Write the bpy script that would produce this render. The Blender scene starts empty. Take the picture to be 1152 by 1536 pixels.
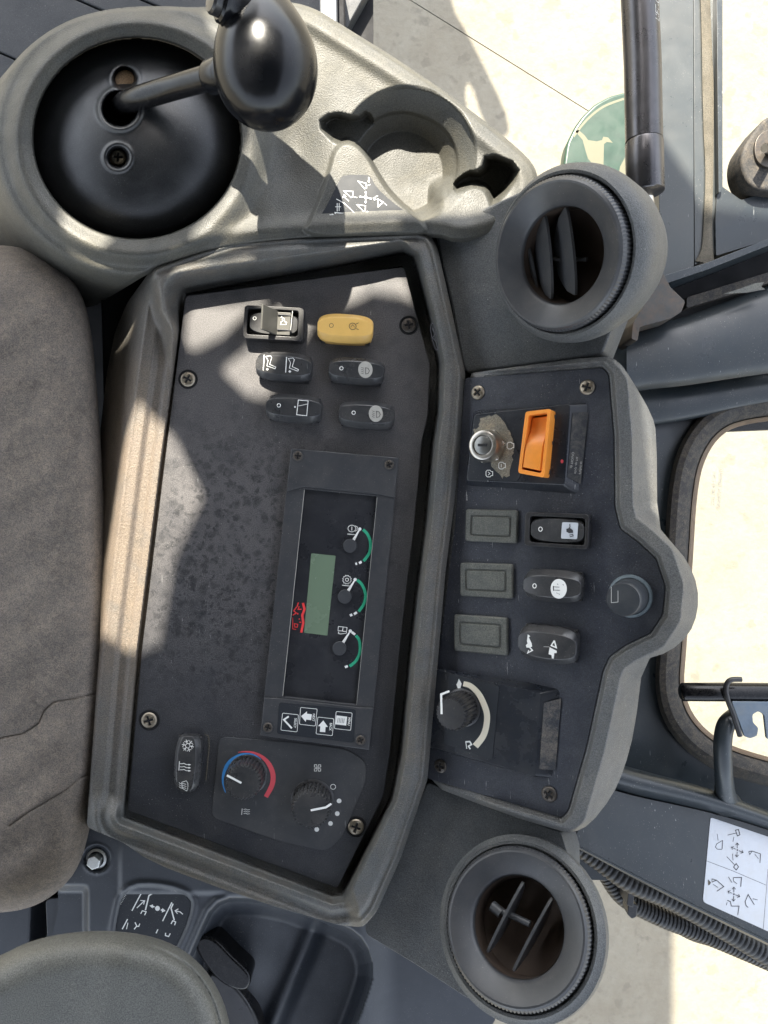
import bpy, bmesh, math, random
import numpy as np
from mathutils import Vector, Matrix, noise as mnoise
random.seed(7)
SC = bpy.context.scene
COL = SC.collection
R = math.radians
# ------------------------------------------------------------------ camera, world, sun
F = 1109.0      # focal length in photo pixels (photo 1152 x 1536)
H = 0.555       # camera height above the main panel, metres
cd = bpy.data.cameras.new('camera'); cam = bpy.data.objects.new('camera', cd); COL.objects.link(cam)
cam.location = (0, 0, H); cam.rotation_euler = (0, 0, 0)
cd.sensor_fit = 'VERTICAL'; cd.sensor_height = 24; cd.lens = 24*F/1536
cd.clip_start = 0.01; cd.clip_end = 500
SC.camera = cam
SUN_EL, SUN_AZ = R(48), (-0.20, 0.98)     # azimuth given as an xy direction towards the sun
_l = math.hypot(*SUN_AZ); sx, sy = SUN_AZ[0]/_l, SUN_AZ[1]/_l
SUND = Vector((sx*math.cos(SUN_EL), sy*math.cos(SUN_EL), math.sin(SUN_EL)))
w = bpy.data.worlds.new("World"); SC.world = w; w.use_nodes = True
nt = w.node_tree; bg = nt.nodes['Background']
sky = nt.nodes.new('ShaderNodeTexSky'); sky.sky_type = 'NISHITA'; sky.sun_disc = False
sky.sun_elevation = SUN_EL; sky.sun_rotation = math.atan2(sx, sy)
sky.air_density = 1.0; sky.dust_density = 2.0; sky.ozone_density = 1.0
hs = nt.nodes.new('ShaderNodeHueSaturation'); hs.inputs['Saturation'].default_value = 0.42   # thin white haze
nt.links.new(sky.outputs[0], hs.inputs['Color']); nt.links.new(hs.outputs[0], bg.inputs[0]); bg.inputs[1].default_value = 0.15
ld = bpy.data.lights.new('sun', 'SUN'); ld.energy = 4.4; ld.angle = R(0.65); ld.color = (1, 0.93, 0.80)
lo = bpy.data.objects.new('sun', ld); COL.objects.link(lo)
lo.rotation_euler = SUND.to_track_quat('Z', 'Y').to_euler()
SC.view_settings.view_transform = 'Standard'; SC.view_settings.look = 'None'
SC.view_settings.exposure = 2.2; SC.view_settings.gamma = 1
try: SC.view_settings.use_curve_mapping = False
except Exception: pass
SC.render.engine = 'CYCLES'

# ------------------------------------------------------------------ geometry helpers
def ray(u, v): return Vector(((u-576)/F, -(v-768)/F, -1.0))
CAM = Vector((0, 0, H))
def P(u, v, z): return CAM + ray(u, v)*(H-z)
class Plane:
    def __init__(s, o, n):
        s.o = Vector(o); s.n = Vector(n).normalized()
    def hit(s, u, v, h=0.0):
        r = ray(u, v); t = ((s.o + s.n*h - CAM).dot(s.n))/r.dot(s.n)
        return CAM + r*t
    def zarr(s, U, V, h=0.0):
        q = s.o + s.n*h - CAM; k = q.dot(s.n)
        t = k/(((U-576)/F)*s.n.x + (-(V-768)/F)*s.n.y - s.n.z)
        return H - t
    def frame(s, u, v, h=0.0, ang=0.0):
        "matrix whose x axis follows image-right turned clockwise by ang, z = plane normal, origin on the plane"
        p = s.hit(u, v, h); a = R(ang)
        q = s.hit(u+10*math.cos(a), v+10*math.sin(a), h)
        x = (q-p).normalized(); z = s.n; y = z.cross(x)
        m = Matrix((x, y, z)).transposed().to_4x4(); m.translation = p
        return m
def zmat(u, v, z, ang=0): return Plane((0, 0, z), (0, 0, 1)).frame(u, v, 0, ang)

def setp(o, label=None, cat=None, group=None, kind=None):
    if label: o['label'] = label
    if cat: o['category'] = cat
    if group: o['group'] = group
    if kind: o['kind'] = kind
    return o
def thing(name, label, cat, m=None, group=None, kind=None):
    o = bpy.data.objects.new(name, None); COL.objects.link(o); o.empty_display_size = 0.01
    if m is not None: o.matrix_world = m
    setp(o, label, cat, group, kind); return o
CH = {}
def link(name, me, mat, parent=None, label=None):
    o = bpy.data.objects.new(name, me); COL.objects.link(o)
    if mat is not None and not me.materials: me.materials.append(mat)
    if parent is not None: o.parent = parent
    if label: o['label'] = label
    return o
def gmat(o):
    m = o.matrix_basis.copy()
    while o.parent: o = o.parent; m = o.matrix_basis @ m
    return m
def mesh(name, verts, faces, sharp=35, bev=0):
    me = bpy.data.meshes.new(name); me.from_pydata([tuple(v) for v in verts], [], faces); me.update()
    for p in me.polygons: p.use_smooth = True
    if sharp: me.set_sharp_from_angle(angle=R(sharp))
    return me
def part(name, verts, faces, mat, parent=None, sharp=35, bevel=0, label=None, local=False, fixn=True):
    "verts are world points unless local"
    if parent is not None and not local:
        inv = gmat(parent).inverted(); verts = [inv @ Vector(v) for v in verts]
    me = bpy.data.meshes.new(name); me.from_pydata([tuple(v) for v in verts], [], faces); me.update()
    if fixn:
        bm = bmesh.new(); bm.from_mesh(me); bmesh.ops.recalc_face_normals(bm, faces=bm.faces); bm.to_mesh(me); bm.free()
    for p in me.polygons: p.use_smooth = True
    if sharp: me.set_sharp_from_angle(angle=R(sharp))
    o = link(name, me, mat, parent, label)
    if bevel:
        b = o.modifiers.new('b', 'BEVEL'); b.width = bevel; b.segments = 2; b.limit_method = 'ANGLE'; b.angle_limit = R(30); b.harden_normals = True
    return o
def chaikin(p, n=2, closed=True, k=0.25):
    for _ in range(n):
        q = []
        N = len(p)
        rng = range(N) if closed else range(N-1)
        if not closed: q.append(p[0])
        for i in rng:
            a, b = p[i], p[(i+1) % N]
            q.append(tuple(a[j]*(1-k)+b[j]*k for j in range(len(a)))); q.append(tuple(a[j]*k+b[j]*(1-k) for j in range(len(a))))
        if not closed: q.append(p[-1])
        p = q
    return p
def rnd(pts, r=4, n=4):
    "round the corners of a pixel polygon by r pixels"
    out = []; N = len(pts)
    for i in range(N):
        a, b, c = Vector(pts[i-1]), Vector(pts[i]), Vector(pts[(i+1) % N])
        d1, d2 = a-b, c-b; rr = min(r, d1.length*.45, d2.length*.45)
        p, q = b+d1.normalized()*rr, b+d2.normalized()*rr
        for k in range(n+1):
            t = k/n; out.append(tuple(p*(1-t)**2 + b*2*t*(1-t) + q*t*t))
    return out
def prism(name, top, bot, mat, parent=None, **k):
    "top, bot: matching world point loops"
    n = len(top); v = list(top)+list(bot)
    f = [tuple(range(n)), tuple(range(2*n-1, n-1, -1))]+[(i, n+i, n+(i+1) % n, (i+1) % n) for i in range(n)]
    return part(name, v, f, mat, parent, **k)
def plate(name, pl, px, h1, h0, mat, parent=None, basepx=None, **k):
    "outline traced at height h1 over plane pl, sides go down along the normal to h0 (or to basepx)"
    top = [pl.hit(u, v, h1) for u, v in px]
    bot = [pl.hit(u, v, h0) for u, v in basepx] if basepx else [p - pl.n*(h1-h0) for p in top]
    return prism(name, top, bot, mat, parent, **k)
def box(name, m, sx_, sy_, z0, z1, mat, parent, bevel=0.0004, cx=0, cy=0, **k):
    v = [Vector((cx+a*sx_/2, cy+b*sy_/2, z)) for z in (z1, z0) for a, b in ((-1, -1), (1, -1), (1, 1), (-1, 1))]
    if m is not None: v = [m @ p for p in v]
    f = [(0, 1, 2, 3), (7, 6, 5, 4)]+[(i, 4+i, 4+(i+1) % 4, (i+1) % 4) for i in range(4)]
    return part(name, v, f, mat, parent, bevel=bevel, **k)
def lathe_data(prof, seg=48, teeth=None, cap=False):
    "prof [(r,z)] ; teeth (count, depth, set of profile indices)"
    v = []; f = []
    for i, (r, z) in enumerate(prof):
        for s in range(seg):
            a = 2*math.pi*s/seg; rr = r
            if teeth and i in teeth[2]: rr = r - teeth[1]*(0.5-0.5*math.cos(a*teeth[0]))
            v.append(Vector((rr*math.cos(a), rr*math.sin(a), z)))
    for i in range(len(prof)-1):
        for s in range(seg):
            t = (s+1) % seg
            f.append((i*seg+s, i*seg+t, (i+1)*seg+t, (i+1)*seg+s))
    if cap and prof[-1][0] > 1e-6: f.append(tuple((len(prof)-1)*seg+s for s in range(seg)))
    return v, f
def lathe(name, m, prof, mat, parent=None, seg=48, teeth=None, **k):
    v, f = lathe_data(prof, seg, teeth)
    if m is not None: v = [m @ p for p in v]
    return part(name, v, f, mat, parent, fixn=False, **k)
def tube(name, pts, rad, mat, parent=None, seg=20, cap=True, sharp=50, **k):
    pts = [Vector(p) for p in pts]; n = len(pts)
    if not hasattr(rad, '__len__'): rad = [rad]*n
    v = []; f = []; up = None
    for i in range(n):
        t = (pts[min(i+1, n-1)]-pts[max(i-1, 0)]).normalized()
        if up is None:
            up = Vector((0, 0, 1)) if abs(t.z) < .9 else Vector((0, 1, 0))
        x = (up - t*up.dot(t)).normalized(); up = x; y = t.cross(x)
        for s in range(seg):
            a = 2*math.pi*s/seg; v.append(pts[i]+(x*math.cos(a)+y*math.sin(a))*rad[i])
    for i in range(n-1):
        for s in range(seg):
            t = (s+1) % seg; f.append((i*seg+s, i*seg+t, (i+1)*seg+t, (i+1)*seg+s))
    if cap:
        f.append(tuple(range(seg-1, -1, -1))); f.append(tuple((n-1)*seg+s for s in range(seg)))
    return part(name, v, f, mat, parent, sharp=sharp, **k)
def spline(ctrl, n=8):
    "Catmull-Rom through control tuples"
    c = [ctrl[0]]+list(ctrl)+[ctrl[-1]]; out = []
    for i in range(1, len(c)-2):
        for k in range(n):
            t = k/n; q = []
            for j in range(len(ctrl[0])):
                a, b, d, e = c[i-1][j], c[i][j], c[i+1][j], c[i+2][j]
                q.append(.5*(2*b+(d-a)*t+(2*a-5*b+4*d-e)*t*t+(3*b-a-3*d+e)*t**3))
            out.append(tuple(q))
    out.append(tuple(ctrl[-1])); return out
# strokes and flat print
def ribbon2d(pts, w, closed=False):
    "mitred flat ribbon in 2-D: returns verts, faces"
    P2 = [Vector((p[0], p[1])) for p in pts]; n = len(P2); v = []; f = []
    for i in range(n):
        if closed: a, c = P2[i-1], P2[(i+1) % n]
        else: a, c = P2[max(i-1, 0)], P2[min(i+1, n-1)]
        b = P2[i]
        d1 = (b-a) if (b-a).length > 1e-6 else (c-b); d2 = (c-b) if (c-b).length > 1e-6 else (b-a)
        d1.normalize(); d2.normalize(); n1 = Vector((-d1.y, d1.x)); n2 = Vector((-d2.y, d2.x))
        m = n1+n2
        if m.length < .2: m = n1
        m.normalize(); s = 1/max(.45, m.dot(n1))
        v += [b+m*w/2*s, b-m*w/2*s]
    for i in range(n if closed else n-1):
        j = (i+1) % n; f.append((2*i, 2*i+1, 2*j+1, 2*j))
    return v, f
def disc2d(c, rx, ry=None, n=20):
    ry = ry or rx
    return [(c[0]+rx*math.cos(2*math.pi*i/n), c[1]+ry*math.sin(2*math.pi*i/n)) for i in range(n)]
def printed(name, surf, items, mat, parent, label=None):
    """items: ('l', pts, w[, closed]) strokes or ('f', pts) fills, in photo pixels; surf(u,v,lift)->world point"""
    V = []; Fc = []; lift = 0
    for it in items:
        if it[0] == 'l':
            v, f = ribbon2d(it[1], it[2], len(it) > 3 and it[3])
        else:
            v = [Vector(p) for p in it[1]]; f = [tuple(range(len(v)))]
        b = len(V); V += [surf(p[0], p[1], lift) for p in v]; Fc += [tuple(b+i for i in q) for q in f]
        lift += 0.000012
    o = part(name, V, Fc, mat, parent, sharp=0, fixn=False, label=label)
    me = o.data
    # make every printed face look outwards
    bm = bmesh.new(); bm.from_mesh(me)
    M = gmat(o)
    for fa in bm.faces:
        if (M.to_3x3() @ fa.normal).dot(CAM - M @ fa.calc_center_median()) < 0: fa.normal_flip()
    bm.to_mesh(me); bm.free()
    return o
def onplane(pl, h): return lambda u, v, l=0: pl.hit(u, v, h+0.00008+l)
def text(name, s, surf, u, v, size, ang, mat, parent, mirror=False, bold=0.0, sx_=1.0):
    "flat lettering; size = letter height in photo pixels, ang = reading direction clockwise from image right"
    cu = bpy.data.curves.new(name, 'FONT'); cu.body = s; cu.size = 1.0; cu.align_x = 'CENTER'; cu.align_y = 'CENTER'; cu.offset = bold
    cu.resolution_u = 3
    ob = bpy.data.objects.new('tmp_text', cu); COL.objects.link(ob)
    bpy.context.view_layer.update()
    me = bpy.data.meshes.new_from_object(ob.evaluated_get(bpy.context.evaluated_depsgraph_get()))
    bpy.data.objects.remove(ob); a = R(ang); k = size/0.7
    ca, sa = math.cos(a), math.sin(a)
    V = []
    for vt in me.vertices:
        x, y = vt.co.x*k*sx_, vt.co.y*k
        if mirror: y = -y
        V.append(surf(u + x*ca + y*sa, v + x*sa - y*ca, 0))
    Fc = [tuple(p.vertices) for p in me.polygons]
    bpy.data.meshes.remove(me)
    return part(name, V, Fc, mat, parent, sharp=0, fixn=False)
# height fields over photo pixels
def ss(x, a, b):
    t = np.clip((x-a)/(b-a), 0, 1); return t*t*(3-2*t)
def sdf(poly, U, V):
    d = np.full(U.shape, 1e9); ins = np.zeros(U.shape, bool); n = len(poly)
    for i in range(n):
        ax, ay = poly[i]; bx, by = poly[(i+1) % n]
        ex, ey = bx-ax, by-ay; wx, wy = U-ax, V-ay
        t = np.clip((wx*ex+wy*ey)/(ex*ex+ey*ey+1e-12), 0, 1)
        d = np.minimum(d, (wx-ex*t)**2+(wy-ey*t)**2)
        c = ((ay > V) != (by > V)) & (U < (bx-ax)*(V-ay)/((by-ay) if by != ay else 1e-12)+ax)
        ins ^= c
    d = np.sqrt(d); return np.where(ins, -d, d)
def hfield(name, u0, u1, v0, v1, step, zf, mat, parent=None, label=None, outline=None, skirt=.08):
    "zf(U,V) -> z, keep ; outline = pixel polygon the edge is snapped to, with a skirt hanging from it"
    us = np.arange(u0, u1+step, step); vs = np.arange(v0, v1+step, step)
    U, V = np.meshgrid(us, vs)
    if outline is not None:
        for _ in range(2):
            D = sdf(outline, U, V); gy = (sdf(outline, U, V+.3)-sdf(outline, U, V-.3))/.6; gx = (sdf(outline, U+.3, V)-sdf(outline, U-.3, V))/.6
            m = np.abs(D) < step*.72; U = np.where(m, U-D*gx, U); V = np.where(m, V-D*gy, V)
        D = sdf(outline, U, V)
    Z, K = zf(U, V)
    if outline is not None: K = K & (D < .25)
    n, m = U.shape
    idx = np.arange(n*m).reshape(n, m)
    q = np.stack([idx[:-1, :-1], idx[1:, :-1], idx[1:, 1:], idx[:-1, 1:]], -1).reshape(-1, 4)
    kk = K.reshape(-1); cnt = kk[q].sum(1)
    quads = q[cnt == 4]
    tri = q[cnt == 3]; tk = kk[tri]; tris = tri[tk].reshape(-1, 3) if len(tri) else np.zeros((0, 3), int)
    T = H-Z; co = np.stack([(U-576)/F*T, -(V-768)/F*T, Z], -1).reshape(-1, 3)
    if skirt and outline is not None:
        e = np.concatenate([quads[:, [0, 1]], quads[:, [1, 2]], quads[:, [2, 3]], quads[:, [3, 0]], tris[:, [0, 1]], tris[:, [1, 2]], tris[:, [2, 0]]])
        key = np.sort(e, 1); kx = key[:, 0].astype(np.int64)*(n*m)+key[:, 1]
        _, ix, ct = np.unique(kx, return_index=True, return_counts=True)
        be = e[ix[ct == 1]]; dd_ = np.abs(D.reshape(-1)[be]).max(1) < step*1.2; be = be[dd_]
        low = co.copy(); kk_ = 1+skirt/(H-co[:, 2:3]); low[:, :2] *= kk_; low[:, 2] -= skirt   # sides flare outwards like a moulding drawn from its tool
        off = len(co); co = np.concatenate([co, low])
        quads = np.concatenate([quads, np.stack([be[:, 1], be[:, 0], be[:, 0]+off, be[:, 1]+off], -1)])
    used = np.unique(np.concatenate([quads.ravel(), tris.ravel()])); re = np.full(len(co), -1); re[used] = np.arange(len(used)); quads = re[quads]; tris = re[tris]
    co = co[used]
    if parent is not None:
        inv = np.array(gmat(parent).inverted()); co = co @ inv[:3, :3].T + inv[:3, 3]
    nq, nt_ = len(quads), len(tris)
    me = bpy.data.meshes.new(name); me.vertices.add(len(co)); me.vertices.foreach_set('co', co.astype(np.float32).ravel())
    me.loops.add(nq*4+nt_*3); me.loops.foreach_set('vertex_index', np.concatenate([quads.ravel(), tris.ravel()]).astype(np.int32))
    me.polygons.add(nq+nt_); me.polygons.foreach_set('loop_start', np.concatenate([np.arange(nq)*4, nq*4+np.arange(nt_)*3]).astype(np.int32))
    me.polygons.foreach_set('use_smooth', np.ones(nq+nt_, bool))
    me.update(calc_edges=True); me.validate()
    me.set_sharp_from_angle(angle=R(62))
    return link(name, me, mat, parent, label)

# ------------------------------------------------------------------ materials
MC = {}
def mat(name, base, rough=0.5, metal=0.0, grain=None, spots=None, dust=None, spec=0.5, coat=0.0, var=0.0, scratch=0.0, speck=0.0, zone=None):
    """grain (scale per m, strength, kind) ; dust (colour, amount, scale) ; spots (colour, amount, scale)"""
    if name in MC: return MC[name]
    m = bpy.data.materials.new(name); m.use_nodes = True; t = m.node_tree; N = t.nodes; L = t.links
    b = N['Principled BSDF']; b.inputs['Roughness'].default_value = rough; b.inputs['Metallic'].default_value = metal
    b.inputs['Specular IOR Level'].default_value = spec; b.inputs['Coat Weight'].default_value = coat
    g = N.new('ShaderNodeNewGeometry'); pos = g.outputs['Position']
    c = N.new('ShaderNodeRGB'); c.outputs[0].default_value = (*base, 1); cur = c.outputs[0]
    def noise(scale, det=4, rough_=.6, vec=pos, dist=0):
        n = N.new('ShaderNodeTexNoise'); n.inputs['Scale'].default_value = scale; n.inputs['Detail'].default_value = det
        n.inputs['Roughness'].default_value = rough_; n.inputs['Distortion'].default_value = dist; L.new(vec, n.inputs['Vector']); return n.outputs['Fac']
    def ramp(x, a, bb, lo=0, hi=1):
        r = N.new('ShaderNodeMapRange'); r.inputs[1].default_value = a; r.inputs[2].default_value = bb; r.inputs[3].default_value = lo; r.inputs[4].default_value = hi
        L.new(x, r.inputs[0]); return r.outputs[0]
    def mix(f, a, col):
        x = N.new('ShaderNodeMix'); x.data_type = 'RGBA'; L.new(f, x.inputs[0]); L.new(a, x.inputs[6])
        if isinstance(col, tuple): x.inputs[7].default_value = (*col, 1)
        else: L.new(col, x.inputs[7])
        return x.outputs[2]
    def mul(a, b_):
        x = N.new('ShaderNodeMath'); x.operation = 'MULTIPLY'; L.new(a, x.inputs[0])
        if isinstance(b_, (int, float)): x.inputs[1].default_value = b_
        else: L.new(b_, x.inputs[1])
        return x.outputs[0]
    if var:
        dk = tuple(x*(1-var) for x in base); lt = tuple(min(1, x*(1+var)) for x in base)
        cur = mix(ramp(noise(18, 6, .65), .3, .7), cur, lt); cur = mix(ramp(noise(55, 5, .6), .5, .75), cur, dk)
    if spots:
        v = mul(ramp(noise(spots[2], 3, .5), .56, .62), ramp(noise(14, 2), .45, .55)); cur = mix(mul(v, spots[1]), cur, spots[0])
    if dust:
        d = mul(ramp(noise(dust[2], 8, .75, dist=.4), .42, .78), dust[1])
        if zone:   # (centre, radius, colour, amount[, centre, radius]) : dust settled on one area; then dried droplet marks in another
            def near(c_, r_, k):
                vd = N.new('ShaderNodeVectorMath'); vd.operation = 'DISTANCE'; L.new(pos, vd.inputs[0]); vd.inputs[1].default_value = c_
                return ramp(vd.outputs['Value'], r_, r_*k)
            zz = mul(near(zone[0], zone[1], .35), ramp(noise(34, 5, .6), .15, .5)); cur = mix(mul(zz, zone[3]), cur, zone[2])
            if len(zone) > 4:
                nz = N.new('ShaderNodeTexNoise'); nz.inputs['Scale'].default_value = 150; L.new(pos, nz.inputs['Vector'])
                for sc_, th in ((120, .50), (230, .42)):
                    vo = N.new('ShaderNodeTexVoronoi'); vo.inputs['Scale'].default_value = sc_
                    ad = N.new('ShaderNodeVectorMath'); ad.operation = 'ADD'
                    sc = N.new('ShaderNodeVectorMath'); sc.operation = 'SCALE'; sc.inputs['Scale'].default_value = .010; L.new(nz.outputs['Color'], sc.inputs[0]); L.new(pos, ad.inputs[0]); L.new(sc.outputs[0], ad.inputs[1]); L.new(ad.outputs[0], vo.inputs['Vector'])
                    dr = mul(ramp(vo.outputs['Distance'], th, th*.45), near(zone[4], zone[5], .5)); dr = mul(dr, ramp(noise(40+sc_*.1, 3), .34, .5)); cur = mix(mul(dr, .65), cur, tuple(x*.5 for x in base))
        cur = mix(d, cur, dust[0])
    if scratch:
        mp = N.new('ShaderNodeMapping'); mp.inputs['Scale'].default_value = (1, .08, 1); mp.inputs['Rotation'].default_value = (0, 0, .7); L.new(pos, mp.inputs[0])
        s = mul(ramp(noise(900, 2, .5, mp.outputs[0]), .71, .74), ramp(noise(25, 2), .52, .6)); cur = mix(mul(s, scratch), cur, (.5, .5, .48))
    if speck:
        s = ramp(noise(1100, 1, .5), .70, .76); s = mul(s, ramp(noise(30, 4), .42, .66)); cur = mix(mul(s, speck), cur, (.5, .47, .42))
    if grain and grain[1] > .2 and name != 'concrete':
        hv = N.new('ShaderNodeHueSaturation'); L.new(cur, hv.inputs['Color']); L.new(ramp(noise(1250, 2, .7), .34, .66, .62, 1.42), hv.inputs['Value']); cur = hv.outputs[0]
    L.new(cur, b.inputs['Base Color'])
    rr = ramp(noise(40, 5), .3, .7, max(.05, rough-.08), min(1, rough+.1)); L.new(rr, b.inputs['Roughness'])
    if grain:
        if grain[2] == 'v':
            vo = N.new('ShaderNodeTexVoronoi'); vo.feature = 'SMOOTH_F1'; vo.inputs['Scale'].default_value = grain[0]; L.new(pos, vo.inputs['Vector']); hgt = vo.outputs['Distance']
            x = N.new('ShaderNodeMath'); x.operation = 'ADD'; L.new(hgt, x.inputs[0]); L.new(noise(grain[0]*.5, 4), x.inputs[1]); hgt = x.outputs[0]
        else: hgt = noise(grain[0], 5, .6)
        bp = N.new('ShaderNodeBump'); bp.inputs['Strength'].default_value = grain[1]; bp.inputs['Distance'].default_value = .0004
        L.new(hgt, bp.inputs['Height']); L.new(bp.outputs[0], b.inputs['Normal'])
    MC[name] = m; return m
TAN = (.19, .145, .095); CREAM = (.34, .29, .21)
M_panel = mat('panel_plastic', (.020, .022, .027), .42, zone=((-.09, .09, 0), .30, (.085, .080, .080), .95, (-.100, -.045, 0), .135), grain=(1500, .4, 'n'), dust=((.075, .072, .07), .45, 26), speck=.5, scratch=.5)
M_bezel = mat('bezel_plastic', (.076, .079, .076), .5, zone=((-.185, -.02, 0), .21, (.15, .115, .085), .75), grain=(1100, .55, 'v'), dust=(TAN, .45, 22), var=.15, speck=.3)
M_pod = mat('pod_plastic', (.048, .048, .042), .55, grain=(1300, .5, 'v'), dust=((.105, .093, .062), .5, 20), var=.12, speck=.2)
M_duct = mat('duct_plastic', (.064, .068, .070), .5, grain=(1500, .45, 'v'), dust=((.16, .15, .13), .3, 30), var=.12, speck=.45)
M_sur = mat('surround_plastic', (.078, .081, .082), .5, grain=(1200, .5, 'v'), dust=((.25, .22, .17), .3, 25), var=.12, speck=.4)
M_navy = mat('navy_panel', (.018, .021, .030), .45, grain=(1500, .35, 'n'), dust=((.12, .12, .12), .25, 40), speck=.5, scratch=.7)
M_navy2 = mat('navy_box', (.012, .015, .021), .28, grain=(1500, .12, 'n'), dust=((.2, .18, .15), .12, 40), speck=.4, scratch=.6)
M_dirty = mat('dusty_flank', (.024, .027, .033), .6, grain=(900, .5, 'n'), dust=((.20, .17, .13), .9, 130), speck=.6)
M_ring = mat('vent_ring', (.04, .042, .046), .38, grain=(1800, .15, 'n'), dust=((.12, .11, .1), .3, 60), speck=.35)
M_black = mat('black_plastic', (.018, .018, .020), .32, grain=(1600, .1, 'n'), dust=((.12, .11, .09), .22, 90), speck=.35)
M_black2 = mat('switch_face', (.030, .031, .033), .30, grain=(2500, .05, 'n'), dust=((.13, .12, .11), .35, 70), speck=.25, scratch=.3)
M_blank = mat('blank_plug', (.075, .078, .068), .5, grain=(1500, .25, 'n'), dust=((.2, .19, .15), .4, 120), speck=.4)
M_yel = mat('yellow_plastic', (.70, .43, .12), .38, var=.1, grain=(1600, .06, 'n'))
M_org = mat('orange_plastic', (.80, .27, .035), .36, var=.12, grain=(1600, .08, 'n'), dust=((.5, .25, .1), .25, 60))
M_steel = mat('worn_steel', (.55, .52, .47), .33, 1.0, dust=((.25, .2, .14), .5, 200), var=.2)
M_screw = mat('screw_steel', (.30, .26, .20), .38, .85, dust=((.10, .08, .06), .6, 400), var=.25)
M_screwd = mat('screw_black', (.06, .055, .05), .4, .6, dust=((.16, .12, .08), .6, 400), var=.2)
M_zinc = mat('zinc_bolt', (.68, .70, .68), .35, .9, dust=((.3, .27, .2), .4, 200), var=.15)
M_gloss = mat('gloss_black', (.004, .0045, .006), .22, spec=.32, grain=None, dust=((.03, .03, .03), .12, 60))
M_lever = mat('lever_paint', (.004, .004, .005), .2, spec=.3, dust=((.2, .19, .17), .08, 260))
M_dome = mat('dome_rubber', (.012, .013, .015), .36, grain=(1500, .3, 'n'), dust=((.04, .042, .042), .6, 28), speck=.2)
M_grime = mat('grime', (.22, .15, .09), .9, grain=(1500, 1.0, 'n'), var=.5)
M_seat = mat('seat_fabric', (.118, .102, .087), .95, grain=(650, 1.0, 'n'), dust=((.235, .19, .15), .85, 170), var=.25)
M_arm = mat('armrest_vinyl', (.098, .098, .088), .5, grain=(1800, .3, 'v'), dust=((.11, .105, .085), .4, 24), var=.1, speck=.3)
M_paint = mat('cab_paint', (.019, .026, .031), .34, grain=(400, .05, 'n'), dust=((.07, .065, .055), .35, 18), scratch=.6, speck=.5)
M_paint2 = mat('cab_paint_blue', (.033, .038, .046), .40, grain=(700, .2, 'n'), dust=((.07, .075, .085), .4, 30), speck=.3)
M_dirt = mat('packed_dirt', (.085, .076, .058), .9, grain=(700, .6, 'n'), var=.3)
M_rubber = mat('rubber_seal', (.022, .021, .020), .75, grain=(700, .9, 'n'), dust=((.13, .105, .075), .7, 160), speck=.4)
M_hose = mat('hose_plastic', (.022, .023, .025), .45, dust=((.13, .12, .1), .3, 60))
M_white = mat('white_print', (.78, .78, .74), .5)
M_grey = mat('grey_print', (.50, .50, .48), .5)
M_lens = mat('icon_lens', (.40, .39, .35), .4, dust=((.25, .22, .18), .4, 300))
M_dark = mat('dark_print', (.03, .03, .035), .6)
M_cream = mat('cream_print', (.72, .66, .52), .5, speck=.1)
M_green = mat('green_print', (.03, .36, .20), .5)
M_red = mat('red_reflection_paint', (.75, .05, .05), .5)
M_pink = mat('red_scale', (.62, .08, .10), .5)
M_blue = mat('blue_scale', (.05, .26, .62), .5)
M_lcd = mat('lcd_glass', (.145, .20, .135), .25, speck=.15)
M_face = mat('cluster_face', (.022, .023, .027), .30, dust=((.07, .07, .072), .5, 30), speck=.3)
M_decalw = mat('white_decal', (.50, .53, .57), .35, dust=((.4, .33, .22), .2, 60))
M_decald = mat('dark_decal', (.018, .021, .026), .5, spec=.3, dust=((.045, .045, .043), .3, 60), speck=.3)
M_gcap = mat('green_enamel', (.011, .034, .020), .35, var=.15)
M_gcream = mat('pale_emblem', (.095, .092, .052), .5)
M_hub = mat('gauge_hub', (.040, .042, .046), .5)
M_brown = mat('duct_inside', (.030, .018, .011), .8, var=.3)
M_floor = mat('floor_mat', (.020, .023, .027), .6, grain=(500, .3, 'n'), speck=.4, dust=((.05, .05, .05), .4, 10))
M_void = mat('dark_interior', (.006, .006, .007), .8)
M_conc = mat('concrete', (.178, .163, .126), .9, grain=(60, .6, 'n'), dust=((.142, .122, .088), .8, 4.5), spots=((.112, .100, .078), .55, 22), var=.10)
M_conc.node_tree.nodes['Bump'].inputs['Distance'].default_value = .004
def glass_mat():
    m = bpy.data.materials.new('window_glass'); m.use_nodes = True; N = m.node_tree.nodes; L = m.node_tree.links
    for n in list(N): N.remove(n)
    o = N.new('ShaderNodeOutputMaterial'); t = N.new('ShaderNodeBsdfTransparent'); t.inputs[0].default_value = (.93, .95, .93, 1)
    g = N.new('ShaderNodeBsdfGlossy'); g.inputs['Roughness'].default_value = .05
    f = N.new('ShaderNodeFresnel'); f.inputs[0].default_value = 1.45; x = N.new('ShaderNodeMixShader')
    L.new(f.outputs[0], x.inputs[0]); L.new(t.outputs[0], x.inputs[1]); L.new(g.outputs[0], x.inputs[2]); L.new(x.outputs[0], o.inputs[0])
    return m
M_glass = glass_mat()

# ------------------------------------------------------------------ planes
PM = Plane((0, 0, 0), (0, 0, 1))                       # main panel
PR = Plane(P(655, 850, 0.004), (-math.sin(R(29)), 0, math.cos(R(29))))     # right-hand panel, facing the seat

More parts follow.
